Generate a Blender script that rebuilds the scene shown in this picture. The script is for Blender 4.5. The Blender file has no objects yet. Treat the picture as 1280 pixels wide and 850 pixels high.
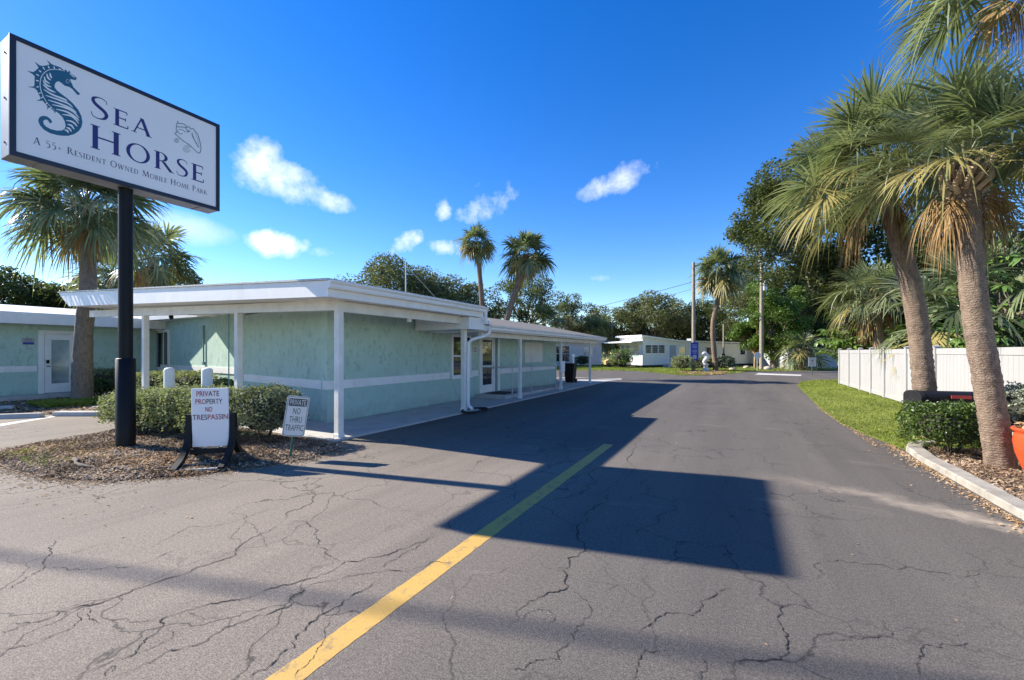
import bpy, math, random
import numpy as np
from mathutils import Vector, Matrix
rng = np.random.default_rng(7)
random.seed(7)
S = bpy.context.scene
COL = S.collection
R = math.radians

# ------------------------------------------------------------------ camera model (eye at 1.6 m, looking 27.6 deg left of the road)
F, PSI, EYE = 535.0, math.atan(280 / 535.0), 1.6
RV = np.array([math.cos(PSI), math.sin(PSI), 0.0]); FV = np.array([-math.sin(PSI), math.cos(PSI), 0.0]); UV = np.array([0, 0, 1.0])
CAM = np.array([0, 0, EYE])
def ray(x, y): return FV + RV * (x - 640) / F + UV * (440 - y) / F
def G(x, y, z=0.0):                       # ground point seen at a photo pixel
    d = ray(x, y); return CAM + d * (z - EYE) / d[2]
def dep(x, y, D): return CAM + ray(x, y) * D
def onX(x, y, X): d = ray(x, y); return CAM + d * X / d[0]
def ground_at(x, D): p = dep(x, 440, D); return np.array([p[0], p[1], 0.0])

# ------------------------------------------------------------------ materials
MATS = {}
def nodes(name):
    m = bpy.data.materials.new(name); m.use_nodes = True
    nt = m.node_tree; return m, nt, nt.nodes['Principled BSDF']
def N(nt, t, **kw):
    n = nt.nodes.new(t)
    for k, v in kw.items():
        if k.startswith('i_'): n.inputs[k[2:].replace('_', ' ')].default_value = v
        else: setattr(n, k, v)
    return n
def ramp(nt, fac, stops):
    r = nt.nodes.new('ShaderNodeValToRGB'); e = r.color_ramp.elements
    while len(e) < len(stops): e.new(0.5)
    for i, (p, c) in enumerate(stops):
        e[i].position = p; e[i].color = (*c, 1) if len(c) == 3 else c
    nt.links.new(fac, r.inputs[0]); return r.outputs[0]
def mixc(nt, fac, a, b, mode='MIX'):
    n = nt.nodes.new('ShaderNodeMix'); n.data_type = 'RGBA'; n.blend_type = mode
    for sock, v in ((n.inputs[0], fac), (n.inputs[6], a), (n.inputs[7], b)):
        if hasattr(v, 'links') or hasattr(v, 'is_linked'): nt.links.new(v, sock)
        elif isinstance(v, (int, float)): sock.default_value = v
        else: sock.default_value = (*v, 1)
    return n.outputs[2]
def noise(nt, scale, detail=4, rough=0.55, vec=None, dist=0.0):
    n = N(nt, 'ShaderNodeTexNoise'); n.inputs['Scale'].default_value = scale; n.inputs['Detail'].default_value = detail
    n.inputs['Roughness'].default_value = rough; n.inputs['Distortion'].default_value = dist
    if vec is None: vec = geo(nt)
    nt.links.new(vec, n.inputs['Vector']); return n.outputs['Fac']
def geo(nt):
    for n in nt.nodes:
        if n.bl_idname == 'ShaderNodeNewGeometry': return n.outputs['Position']
    return nt.nodes.new('ShaderNodeNewGeometry').outputs['Position']
def scaled(nt, sx, sy, sz, vec=None):
    m = nt.nodes.new('ShaderNodeMapping'); m.inputs['Scale'].default_value = (sx, sy, sz)
    nt.links.new(vec or geo(nt), m.inputs[0]); return m.outputs[0]
def bump(nt, b, h, strength=0.3, dist=0.02):
    n = nt.nodes.new('ShaderNodeBump'); n.inputs['Strength'].default_value = strength; n.inputs['Distance'].default_value = dist
    nt.links.new(h, n.inputs['Height']); nt.links.new(n.outputs[0], b.inputs['Normal'])
def simple(name, c, rough=0.6, var=0.12, scale=3.0, metal=0.0, bumps=0.0, bscale=40.0, spec=0.5, dirt=None):
    if name in MATS: return MATS[name]
    m, nt, b = nodes(name)
    c = np.array(c)
    f = noise(nt, scale, 5)
    col = ramp(nt, f, [(0.3, tuple(c * (1 - var))), (0.7, tuple(np.minimum(c * (1 + var), 1)))])
    if dirt is not None:
        f2 = noise(nt, 1.0, 6, 0.7, vec=scaled(nt, 2.2, 2.2, 0.7))
        col = mixc(nt, ramp(nt, f2, [(0.52, (0, 0, 0)), (0.8, (0.55,) * 3)]), col, dirt)
    nt.links.new(col, b.inputs['Base Color'])
    b.inputs['Roughness'].default_value = rough; b.inputs['Metallic'].default_value = metal
    b.inputs['Specular IOR Level'].default_value = spec
    if bumps: bump(nt, b, noise(nt, bscale, 5, 0.6), bumps, 0.01)
    MATS[name] = m; return m
def leafmat(name, cols, rough=0.5, trans=0.3, clump=0.5, spec=0.35):
    if name in MATS: return MATS[name]
    m, nt, b = nodes(name)
    g = nt.nodes.new('ShaderNodeNewGeometry')
    n = noise(nt, clump, 2)
    a = nt.nodes.new('ShaderNodeMath'); a.operation = 'MULTIPLY_ADD'; a.inputs[1].default_value = 0.55; nt.links.new(g.outputs['Random Per Island'], a.inputs[0])
    s = nt.nodes.new('ShaderNodeMath'); s.operation = 'MULTIPLY_ADD'; s.inputs[1].default_value = 1.6; s.inputs[2].default_value = -0.55
    nt.links.new(n, s.inputs[0]); nt.links.new(s.outputs[0], a.inputs[2])
    k = len(cols)
    col = ramp(nt, a.outputs[0], [(0.1 + 0.8 * i / (k - 1), c) for i, c in enumerate(cols)])
    nt.links.new(col, b.inputs['Base Color']); b.inputs['Roughness'].default_value = rough; b.inputs['Specular IOR Level'].default_value = spec
    t = nt.nodes.new('ShaderNodeBsdfTranslucent'); nt.links.new(mixc(nt, 0.5, col, (0.16, 0.2, 0.02), 'MIX'), t.inputs[0])
    mx = nt.nodes.new('ShaderNodeMixShader'); mx.inputs[0].default_value = trans
    nt.links.new(b.outputs[0], mx.inputs[1]); nt.links.new(t.outputs[0], mx.inputs[2])
    nt.links.new(mx.outputs[0], nt.nodes['Material Output'].inputs[0])
    MATS[name] = m; return m

def asphalt_mat():
    m, nt, b = nodes('asphalt')
    big = noise(nt, 0.22, 5, 0.6); mid = noise(nt, 1.6, 6, 0.7); streak = noise(nt, 1.0, 5, 0.6, vec=scaled(nt, 2.6, 0.16, 1))
    fine = noise(nt, 38, 4, 0.75); grain = noise(nt, 120, 3, 0.7)
    col = ramp(nt, big, [(0.32, (0.195, 0.165, 0.133)), (0.7, (0.290, 0.241, 0.190))])
    col = mixc(nt, ramp(nt, mid, [(0.35, (0.0,) * 3), (0.75, (0.4,) * 3)]), col, (0.28, 0.235, 0.19))
    col = mixc(nt, ramp(nt, streak, [(0.45, (0.0,) * 3), (0.75, (0.45,) * 3)]), col, (0.125, 0.109, 0.092))
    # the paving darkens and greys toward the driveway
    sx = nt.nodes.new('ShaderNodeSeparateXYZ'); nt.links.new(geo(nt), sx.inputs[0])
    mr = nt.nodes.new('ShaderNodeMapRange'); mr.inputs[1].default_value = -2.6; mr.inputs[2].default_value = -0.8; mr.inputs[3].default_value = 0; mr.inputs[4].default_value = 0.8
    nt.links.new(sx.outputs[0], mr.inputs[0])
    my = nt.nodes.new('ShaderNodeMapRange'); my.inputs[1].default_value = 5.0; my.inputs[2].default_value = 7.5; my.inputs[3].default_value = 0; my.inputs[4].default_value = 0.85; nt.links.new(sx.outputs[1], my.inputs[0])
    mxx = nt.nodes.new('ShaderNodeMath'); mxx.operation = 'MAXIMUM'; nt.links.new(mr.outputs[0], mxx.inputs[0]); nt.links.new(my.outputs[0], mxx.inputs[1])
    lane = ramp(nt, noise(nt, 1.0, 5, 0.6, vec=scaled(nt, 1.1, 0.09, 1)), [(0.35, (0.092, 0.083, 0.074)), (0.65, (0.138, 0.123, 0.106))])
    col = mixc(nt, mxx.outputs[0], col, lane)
    spots = noise(nt, 2.3, 4, 0.6, dist=0.4); col = mixc(nt, ramp(nt, spots, [(0.66, (0,) * 3), (0.74, (0.35,) * 3)]), col, (0.06, 0.054, 0.05))
    # sandy wash marks
    wash = noise(nt, 1.0, 6, 0.7, vec=scaled(nt, 0.5, 1.5, 1), dist=0.6)
    col = mixc(nt, ramp(nt, wash, [(0.6, (0,) * 3), (0.75, (0.45,) * 3)]), col, (0.34, 0.29, 0.225))
    col = mixc(nt, 0.75, col, ramp(nt, fine, [(0.3, (0.55,) * 3), (0.72, (1.3,) * 3)]), 'MULTIPLY')
    col = mixc(nt, 0.8, col, ramp(nt, grain, [(0.36, (0.35,) * 3), (0.66, (1.55,) * 3)]), 'MULTIPLY')
    q1, q2 = G(985, 600), G(1300, 664); dd = (q2 - q1) / np.linalg.norm(q2 - q1); nn_ = (-dd[1], dd[0], 0)
    def lin(v, c0, scale):
        n = nt.nodes.new('ShaderNodeVectorMath'); n.operation = 'DOT_PRODUCT'; nt.links.new(geo(nt), n.inputs[0]); n.inputs[1].default_value = tuple(float(x) for x in v)
        k = nt.nodes.new('ShaderNodeMath'); k.operation = 'MULTIPLY_ADD'; k.inputs[1].default_value = scale; k.inputs[2].default_value = -float(c0) * scale; nt.links.new(n.outputs['Value'], k.inputs[0]); return k.outputs[0]
    def mop(op, a, b2):
        k = nt.nodes.new('ShaderNodeMath'); k.operation = op
        for i, v in enumerate((a, b2)):
            if isinstance(v, (int, float)): k.inputs[i].default_value = v
            else: nt.links.new(v, k.inputs[i])
        return k.outputs[0]
    wob = mop('SUBTRACT', noise(nt, 1.1, 6, 0.7), 0.5)
    dl = mop('ABSOLUTE', mop('ADD', lin(nn_, np.dot(q1, nn_), 1.0), mop('MULTIPLY', wob, 1.3)), 0)
    fall = mop('SUBTRACT', 1.0, mop('DIVIDE', dl, 0.3)); along = lin(dd, np.dot(q1, dd) - 0.5, 1.6)
    stain = mop('MULTIPLY', mop('MULTIPLY', mop('MAXIMUM', fall, 0.0), mop('MAXIMUM', along, 0.0)), mop('MULTIPLY', noise(nt, 7, 6, 0.75), 0.55))
    col = mixc(nt, stain, col, (0.36, 0.30, 0.225))
    # hairline crazing
    v = nt.nodes.new('ShaderNodeTexVoronoi'); v.feature = 'DISTANCE_TO_EDGE'; v.inputs['Scale'].default_value = 1.15
    nz = nt.nodes.new('ShaderNodeTexNoise'); nz.inputs['Scale'].default_value = 2.5; nz.inputs['Detail'].default_value = 6; nt.links.new(geo(nt), nz.inputs['Vector'])
    add = nt.nodes.new('ShaderNodeVectorMath'); add.operation = 'MULTIPLY_ADD'; add.inputs[1].default_value = (0.55,) * 3
    nt.links.new(nz.outputs['Color'], add.inputs[0]); nt.links.new(geo(nt), add.inputs[2]); nt.links.new(add.outputs[0], v.inputs['Vector'])
    msk = noise(nt, 0.5, 3)
    cr = ramp(nt, v.outputs['Distance'], [(0.0, (1,) * 3), (0.013, (0,) * 3)])
    cr = mixc(nt, 1.0, cr, ramp(nt, msk, [(0.40, (0,) * 3), (0.56, (0.85,) * 3)]), 'MULTIPLY')
    col = mixc(nt, cr, col, (0.03, 0.028, 0.027))
    nt.links.new(col, b.inputs['Base Color']); b.inputs['Roughness'].default_value = 0.85; b.inputs['Specular IOR Level'].default_value = 0.3
    bump(nt, b, mixc(nt, 0.5, fine, grain), 0.55, 0.006)
    MATS['asphalt'] = m; return m
def paint_mat(name, c, wear=0.5):
    m, nt, b = nodes(name)
    w = noise(nt, 9, 6, 0.75); g = noise(nt, 160, 2)
    col = mixc(nt, 0.45, c, ramp(nt, g, [(0.3, (0.6,) * 3), (0.7, (1.15,) * 3)]), 'MULTIPLY')
    col = mixc(nt, ramp(nt, noise(nt, 1.3, 4), [(0.35, (0,) * 3), (0.7, (0.5,) * 3)]), col, tuple(np.array(c) * 0.72 + 0.02))
    col = mixc(nt, ramp(nt, w, [(wear, (0,) * 3), (wear + 0.14, (0.75,) * 3)]), col, (0.14, 0.125, 0.11))
    nt.links.new(col, b.inputs['Base Color']); b.inputs['Roughness'].default_value = 0.75
    bump(nt, b, g, 0.35, 0.004); return m
def stucco_mat():
    m, nt, b = nodes('teal stucco')
    f = noise(nt, 2.2, 6, 0.7); tr = noise(nt, 9, 5, 0.65, vec=scaled(nt, 1, 1, 0.55))
    col = ramp(nt, f, [(0.3, (0.41, 0.565, 0.475)), (0.72, (0.525, 0.675, 0.585))])
    col = mixc(nt, ramp(nt, tr, [(0.56, (0,) * 3), (0.63, (0.6,) * 3)]), col, (0.27, 0.41, 0.345))
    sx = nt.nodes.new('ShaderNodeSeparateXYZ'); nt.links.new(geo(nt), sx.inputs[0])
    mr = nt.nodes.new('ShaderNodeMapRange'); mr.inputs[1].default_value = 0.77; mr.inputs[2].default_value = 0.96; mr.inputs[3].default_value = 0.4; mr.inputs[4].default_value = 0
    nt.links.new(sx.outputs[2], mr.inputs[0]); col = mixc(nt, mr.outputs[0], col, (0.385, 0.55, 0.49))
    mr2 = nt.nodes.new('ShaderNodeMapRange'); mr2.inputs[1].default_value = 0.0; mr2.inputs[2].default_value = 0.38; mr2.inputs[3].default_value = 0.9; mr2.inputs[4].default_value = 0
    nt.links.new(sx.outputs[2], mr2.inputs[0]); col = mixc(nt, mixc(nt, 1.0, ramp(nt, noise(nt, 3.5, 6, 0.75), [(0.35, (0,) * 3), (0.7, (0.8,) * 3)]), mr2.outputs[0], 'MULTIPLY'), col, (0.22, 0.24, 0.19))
    nt.links.new(col, b.inputs['Base Color']); b.inputs['Roughness'].default_value = 0.85
    bump(nt, b, tr, 0.6, 0.02); MATS['stucco'] = m; return m
def trunk_mat(name, a, c, ring=9.0):
    m, nt, b = nodes(name)
    w = nt.nodes.new('ShaderNodeTexWave'); w.bands_direction = 'Z'; w.inputs['Scale'].default_value = ring; w.inputs['Distortion'].default_value = 9; w.inputs['Detail'].default_value = 4; w.inputs['Detail Scale'].default_value = 2.5
    nt.links.new(geo(nt), w.inputs['Vector'])
    f = noise(nt, 14, 6, 0.7, vec=scaled(nt, 1, 1, 0.5)); l = noise(nt, 1.4, 4)
    col = ramp(nt, f, [(0.32, a), (0.68, c)])
    col = mixc(nt, 0.5, col, ramp(nt, w.outputs['Fac'], [(0.05, (0.55,) * 3), (0.45, (1.08,) * 3)]), 'MULTIPLY')
    col = mixc(nt, ramp(nt, l, [(0.4, (0,) * 3), (0.7, (0.5,) * 3)]), col, (0.27, 0.2, 0.14))
    nt.links.new(col, b.inputs['Base Color']); b.inputs['Roughness'].default_value = 0.95; b.inputs['Specular IOR Level'].default_value = 0.15
    bump(nt, b, mixc(nt, 0.5, f, w.outputs['Fac']), 0.6, 0.022); MATS[name] = m; return m
def siding_mat(name, c, pitch=18.0):
    m, nt, b = nodes(name)
    w = nt.nodes.new('ShaderNodeTexWave'); w.bands_direction = 'DIAGONAL'; w.inputs['Scale'].default_value = pitch / 6; w.wave_profile = 'SIN'
    nt.links.new(scaled(nt, 1, 1, 0), w.inputs['Vector'])
    c = np.array(c)
    col = ramp(nt, w.outputs['Fac'], [(0.02, tuple(c * 0.72)), (0.12, tuple(c))])
    col = mixc(nt, ramp(nt, noise(nt, 1.2, 5, 0.65), [(0.45, (0,) * 3), (0.8, (0.4,) * 3)]), col, tuple(c * 0.75))
    nt.links.new(col, b.inputs['Base Color']); b.inputs['Roughness'].default_value = 0.55; return m
def glass_mat(name, c=(0.02, 0.025, 0.028), rough=0.04):
    m, nt, b = nodes(name)
    col = ramp(nt, noise(nt, 1.3, 2), [(0.35, c), (0.7, tuple(np.array(c) * 2.2))])
    nt.links.new(col, b.inputs['Base Color']); b.inputs['Roughness'].default_value = rough; b.inputs['Specular IOR Level'].default_value = 0.9
    b.inputs['Coat Weight'].default_value = 0.3
    MATS[name] = m; return m

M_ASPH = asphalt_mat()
M_CRACK = simple('crack filler', (0.022, 0.02, 0.019), 0.95, 0.3, 8)
M_YEL = paint_mat('worn yellow paint', (0.62, 0.375, 0.085), 0.53)
M_WLINE = paint_mat('worn white paint', (0.66, 0.63, 0.58), 0.52)
M_CONC = simple('concrete', (0.47, 0.445, 0.415), 0.85, 0.2, 2.2, bumps=0.3, bscale=60, dirt=(0.3, 0.27, 0.235))
M_CONCL = simple('pale kerb concrete', (0.33, 0.30, 0.25), 0.85, 0.25, 5, bumps=0.4, bscale=50, dirt=(0.30, 0.25, 0.19))
M_STUC = stucco_mat()
M_WHITE = simple('white paint', (0.87, 0.855, 0.82), 0.5, 0.04, 3, dirt=(0.68, 0.63, 0.55))
M_WHITE2 = simple('weathered white timber', (0.80, 0.78, 0.72), 0.6, 0.08, 4, bumps=0.15, bscale=25, dirt=(0.58, 0.52, 0.43))
M_BOARD = simple('letter board plastic', (0.88, 0.86, 0.85), 0.45, 0.03, 3)
M_VINYL = simple('white vinyl', (0.375, 0.365, 0.355), 0.45, 0.03, 1.5, dirt=(0.5, 0.48, 0.44))
M_SHING = simple('weathered shingle', (0.19, 0.17, 0.145), 0.9, 0.3, 14, bumps=0.6, bscale=18)
M_ROOFTOP = simple('roof membrane', (0.62, 0.61, 0.58), 0.8, 0.15, 2, dirt=(0.35, 0.33, 0.3))
M_DRIP = simple('drip edge metal', (0.5, 0.5, 0.48), 0.5, 0.35, 18)
M_BLACK = simple('black paint', (0.009, 0.009, 0.010), 0.5, 0.25, 4, spec=0.22)
M_BPLAST = simple('black plastic', (0.014, 0.014, 0.015), 0.6, 0.25, 6, spec=0.25)
M_NAVY = simple('navy frame paint', (0.010, 0.012, 0.028), 0.4, 0.15, 3)
M_ALU = simple('aluminium', (0.52, 0.53, 0.53), 0.4, 0.12, 3, metal=0.3); M_CAB = simple('cabinet metal', (0.24, 0.25, 0.25), 0.5, 0.15, 3, metal=0.3, dirt=(0.15, 0.14, 0.12))
M_FACE = simple('translucent sign face', (0.90, 0.845, 0.81), 0.35, 0.025, 1.2)
M_TEALINK = simple('emblem teal', (0.012, 0.115, 0.20), 0.5, 0.08, 3)
M_NAVYINK = simple('navy ink', (0.022, 0.022, 0.155), 0.5, 0.05, 3)
M_DKINK = simple('dark ink', (0.055, 0.05, 0.11), 0.5, 0.05, 3)
M_SHELLINK = simple('shell ink', (0.12, 0.24, 0.25), 0.5, 0.25, 30)
M_PALEINK = simple('pale shell ink', (0.46, 0.46, 0.44), 0.5, 0.1, 20)
M_RED = simple('red letter', (0.42, 0.02, 0.04), 0.5, 0.08, 5)
M_BLK = simple('black letter', (0.03, 0.03, 0.045), 0.5, 0.08, 5)
M_BLUE = simple('blue sign', (0.012, 0.045, 0.36), 0.4, 0.08, 3)
M_GREENP = simple('green post', (0.02, 0.09, 0.07), 0.5, 0.2, 8)
M_GLASS = glass_mat('dark glass')
M_GLASS2 = glass_mat('grey blind glass', (0.20, 0.25, 0.25), 0.08)
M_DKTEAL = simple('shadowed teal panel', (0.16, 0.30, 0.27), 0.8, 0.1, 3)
M_TRUNK = trunk_mat('sabal trunk', (0.115, 0.08, 0.06), (0.30, 0.225, 0.165))
M_TRUNKG = trunk_mat('grey sabal trunk', (0.13, 0.11, 0.09), (0.32, 0.27, 0.22), 7)
M_BARK = simple('bark', (0.17, 0.135, 0.105), 0.95, 0.4, 9, bumps=0.7, bscale=16)
M_BARKO = simple('orange bark', (0.34, 0.22, 0.11), 0.95, 0.3, 9, bumps=0.5, bscale=16)
M_POLEW = simple('pole timber', (0.30, 0.255, 0.20), 0.9, 0.25, 6, bumps=0.4, bscale=30)
M_BOOT = simple('dry leaf base', (0.40, 0.30, 0.19), 0.9, 0.35, 12, bumps=0.4)
M_PALM = leafmat('palm frond', [(0.075, 0.11, 0.055), (0.14, 0.18, 0.09), (0.235, 0.275, 0.14), (0.35, 0.375, 0.20)], 0.42, 0.42, 0.9, 0.45)
M_PALMY = leafmat('yellowing frond', [(0.16, 0.15, 0.05), (0.30, 0.26, 0.09), (0.42, 0.34, 0.13)], 0.5, 0.3, 0.9)
M_PALMB = leafmat('dead frond', [(0.17, 0.10, 0.045), (0.33, 0.20, 0.09), (0.44, 0.30, 0.14)], 0.8, 0.2, 0.9, 0.2)
M_OAK = leafmat('oak leaves', [(0.035, 0.052, 0.018), (0.08, 0.105, 0.034), (0.15, 0.165, 0.06)], 0.55, 0.3, 0.45)
M_OAKP = leafmat('pale oak leaves', [(0.065, 0.08, 0.032), (0.14, 0.16, 0.065), (0.24, 0.24, 0.11)], 0.6, 0.3, 0.4)
M_DARKL = leafmat('dark leaves', [(0.022, 0.038, 0.014), (0.05, 0.08, 0.026), (0.10, 0.14, 0.042)], 0.45, 0.2, 0.5)
M_BRIGHT = leafmat('bright leaves', [(0.05, 0.10, 0.02), (0.11, 0.20, 0.035), (0.20, 0.30, 0.06)], 0.38, 0.3, 0.8, 0.5)
M_SCHEF = leafmat('umbrella leaves', [(0.045, 0.09, 0.022), (0.09, 0.17, 0.035), (0.15, 0.26, 0.06)], 0.3, 0.25, 0.8, 0.6)
M_HEDGE = leafmat('hedge leaves', [(0.15, 0.18, 0.085), (0.28, 0.32, 0.15), (0.43, 0.46, 0.24)], 0.65, 0.38, 2.5, 0.15)
M_HEDGED = leafmat('grey hedge leaves', [(0.09, 0.11, 0.06), (0.19, 0.22, 0.13), (0.33, 0.36, 0.22)], 0.65, 0.3, 2.5, 0.15)
M_IXORA = leafmat('glossy shrub leaves', [(0.02, 0.045, 0.01), (0.055, 0.10, 0.018), (0.14, 0.20, 0.04)], 0.36, 0.25, 4, 0.4)
M_GREYL = leafmat('silver leaves', [(0.12, 0.15, 0.10), (0.24, 0.28, 0.20), (0.38, 0.42, 0.32)], 0.5, 0.2, 3)
M_TWIG = simple('shrub twigs', (0.045, 0.042, 0.028), 0.95, 0.4, 10)
M_FLOWER = simple('orange flowers', (0.6, 0.16, 0.03), 0.6, 0.25, 30)
M_GRASS = leafmat('grass blades', [(0.13, 0.18, 0.03), (0.25, 0.32, 0.05), (0.40, 0.45, 0.10)], 0.6, 0.35, 0.9)
M_LAWN = simple('lawn soil', (0.20, 0.21, 0.045), 0.95, 0.35, 5, bumps=0.5, bscale=40)
M_DIRT = simple('far ground', (0.12, 0.13, 0.06), 0.95, 0.3, 0.3)
M_MULCH = simple('mulch soil', (0.15, 0.105, 0.075), 0.95, 0.45, 8, bumps=0.9, bscale=30)
M_CHIP = leafmat('mulch chips', [(0.09, 0.06, 0.04), (0.21, 0.145, 0.095), (0.36, 0.265, 0.18), (0.52, 0.41, 0.29)], 0.9, 0.05, 1.5, 0.1)
M_CHIPO = leafmat('dry leaf litter', [(0.32, 0.18, 0.08), (0.52, 0.33, 0.17), (0.66, 0.49, 0.31)], 0.9, 0.1, 1.5, 0.1)
M_POT = simple('orange glazed pot', (0.62, 0.075, 0.022), 0.25, 0.08, 5)
M_ROCK = simple('pale rock', (0.42, 0.37, 0.30), 0.9, 0.3, 5, bumps=0.6)
M_SIDEW = siding_mat('white siding', (0.86, 0.845, 0.81))
M_SIDEG = siding_mat('grey siding', (0.42, 0.44, 0.46))
M_PINK = simple('pale pink wall', (0.84, 0.76, 0.72), 0.7, 0.06, 2)
M_TAN = simple('tan bodywork', (0.55, 0.36, 0.16), 0.4, 0.1, 3)
M_TYRE = simple('tyre rubber', (0.02, 0.02, 0.02), 0.8, 0.2, 9)
M_WIRE = simple('cable sheath', (0.02, 0.02, 0.022), 0.6, 0.1, 3)
M_SHADE = simple('dark cloth', (0.03, 0.03, 0.035), 0.9, 0.2, 6)
M_REDP = simple('red flag plastic', (0.62, 0.03, 0.03), 0.4, 0.05, 4)
M_STATUE = simple('white cast stone', (0.72, 0.70, 0.66), 0.8, 0.08, 6)

# ------------------------------------------------------------------ mesh building
class MB:
    def __init__(s): s.v = []; s.n = 0; s.fi = []; s.fc = []; s.fm = []; s.fs = []
    def add(s, verts, faces, mat=0, smooth=False):
        verts = np.asarray(verts, float).reshape(-1, 3)
        for f in faces:
            s.fi.append(np.asarray(f) + s.n); s.fc.append([len(f)]); s.fm.append([mat]); s.fs.append([smooth])
        s.v.append(verts); s.n += len(verts)
    def polys(s, arr, mat=0, smooth=False):          # arr: (n, k, 3) loose polygons
        arr = np.asarray(arr, float); n, k = arr.shape[:2]
        if n == 0: return
        s.v.append(arr.reshape(-1, 3)); s.fi.append(np.arange(n * k) + s.n); s.fc.append(np.full(n, k))
        s.fm.append(np.broadcast_to(np.asarray(mat), (n,))); s.fs.append(np.full(n, smooth)); s.n += n * k
    def strips(s, P, mat=0, smooth=False):           # P: (n, m, 2, 3) ribbons, each an island
        P = np.asarray(P, float); n, m = P.shape[:2]
        if n == 0: return
        base = np.arange(n)[:, None] * m * 2 + np.arange(m - 1)[None] * 2
        q = np.stack([base, base + 1, base + 3, base + 2], -1).reshape(-1)
        s.v.append(P.reshape(-1, 3)); s.fi.append(q + s.n); k = n * (m - 1)
        s.fc.append(np.full(k, 4)); s.fm.append(np.repeat(np.broadcast_to(np.asarray(mat), (n,)), m - 1)); s.fs.append(np.full(k, smooth)); s.n += n * m * 2
    def build(s, name, mats, parent=None, kind=None):
        me = bpy.data.meshes.new(name)
        v = np.concatenate(s.v); fi = np.concatenate(s.fi).astype(np.int32); fc = np.concatenate(s.fc).astype(np.int32)
        if parent is not None: v = v - np.array(origin(parent))
        me.vertices.add(len(v)); me.vertices.foreach_set('co', v.astype(np.float32).ravel())
        me.loops.add(len(fi)); me.loops.foreach_set('vertex_index', fi)
        me.polygons.add(len(fc)); st = np.concatenate([[0], np.cumsum(fc)[:-1]]).astype(np.int32)
        me.polygons.foreach_set('loop_start', st)
        me.polygons.foreach_set('material_index', np.concatenate(s.fm).astype(np.int32))
        me.polygons.foreach_set('use_smooth', np.concatenate(s.fs).astype(bool))
        for m in (mats if isinstance(mats, (list, tuple)) else [mats]): me.materials.append(m)
        me.update(calc_edges=True); me.validate()
        o = bpy.data.objects.new(name, me); COL.objects.link(o)
        if parent is not None: o.parent = parent
        if kind: o['kind'] = kind
        return o
def origin(o):
    t = Vector((0, 0, 0))
    while o is not None: t = t + o.location; o = o.parent
    return t
def thing(name, label, cat, loc=(0, 0, 0), group=None):
    o = bpy.data.objects.new(name, None); COL.objects.link(o); o.empty_display_size = 0.2
    o.location = Vector([float(c) for c in loc]); o['label'] = label; o['category'] = cat
    if group: o['group'] = group
    return o
def tag(o, label, cat, group=None):
    o['label'] = label; o['category'] = cat
    if group: o['group'] = group
    return o
def dup(src, loc, label, group=None, rz=0.0, sc=1.0):
    c = src.copy(); COL.objects.link(c); c.location = Vector([float(q) for q in loc]); c.rotation_euler = (0, 0, rz); c.scale = (sc, sc, sc); c['label'] = label
    if group: c['group'] = group
    for ch in list(src.children):
        d = ch.copy(); COL.objects.link(d); d.parent = c
        for g in ch.children:
            e = g.copy(); COL.objects.link(e); e.parent = d
    return c
BOXF = [(0, 3, 2, 1), (4, 5, 6, 7), (0, 1, 5, 4), (1, 2, 6, 5), (2, 3, 7, 6), (3, 0, 4, 7)]
def box(mb, x0, x1, y0, y1, z0, z1, mat=0, bev=0.0):
    if bev <= 0:
        mb.add([(x0, y0, z0), (x1, y0, z0), (x1, y1, z0), (x0, y1, z0), (x0, y0, z1), (x1, y0, z1), (x1, y1, z1), (x0, y1, z1)], BOXF, mat)
    else:
        frame_box(mb, ((x0 + x1) / 2, (y0 + y1) / 2, (z0 + z1) / 2), (1, 0, 0), (0, 1, 0), (0, 0, 1), x1 - x0, y1 - y0, z1 - z0, mat, bev)
def frame_box(mb, c, ax, ay, az, sx, sy, sz, mat=0, bev=0.0):
    c, ax, ay, az = [np.asarray(q, float) for q in (c, ax, ay, az)]
    if bev <= 0:
        P = [c + ax * sx / 2 * a + ay * sy / 2 * b + az * sz / 2 * d for d in (-1, 1) for a, b in ((-1, -1), (1, -1), (1, 1), (-1, 1))]
        mb.add(P, BOXF, mat); return
    hx, hy, hz, b = sx / 2, sy / 2, sz / 2, bev
    ring = lambda ix, iy, z: [(-ix + b, -iy, z), (ix - b, -iy, z), (ix, -iy + b, z), (ix, iy - b, z), (ix - b, iy, z), (-ix + b, iy, z), (-ix, iy - b, z), (-ix, -iy + b, z)]
    rs = ring(hx - b, hy - b, -hz) + ring(hx, hy, -hz + b) + ring(hx, hy, hz - b) + ring(hx - b, hy - b, hz)
    P = [c + ax * p[0] + ay * p[1] + az * p[2] for p in rs]
    F_ = [tuple(range(7, -1, -1)), tuple(range(24, 32))]
    for r_ in range(3):
        for i in range(8): F_.append((r_ * 8 + i, r_ * 8 + (i + 1) % 8, r_ * 8 + 8 + (i + 1) % 8, r_ * 8 + 8 + i))
    mb.add(P, F_, mat)
def prism(mb, poly, o, a, b, n, h, mat=0):       # polygon in (a,b) plane at o, extruded h along n
    o, a, b, n = [np.asarray(q, float) for q in (o, a, b, n)]
    k = len(poly)
    lo = [o + a * p[0] + b * p[1] for p in poly]; hi = [q + n * h for q in lo]
    mb.add(lo + hi, [tuple(range(k - 1, -1, -1)), tuple(range(k, 2 * k))] + [(i, (i + 1) % k, k + (i + 1) % k, k + i) for i in range(k)], mat)
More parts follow.
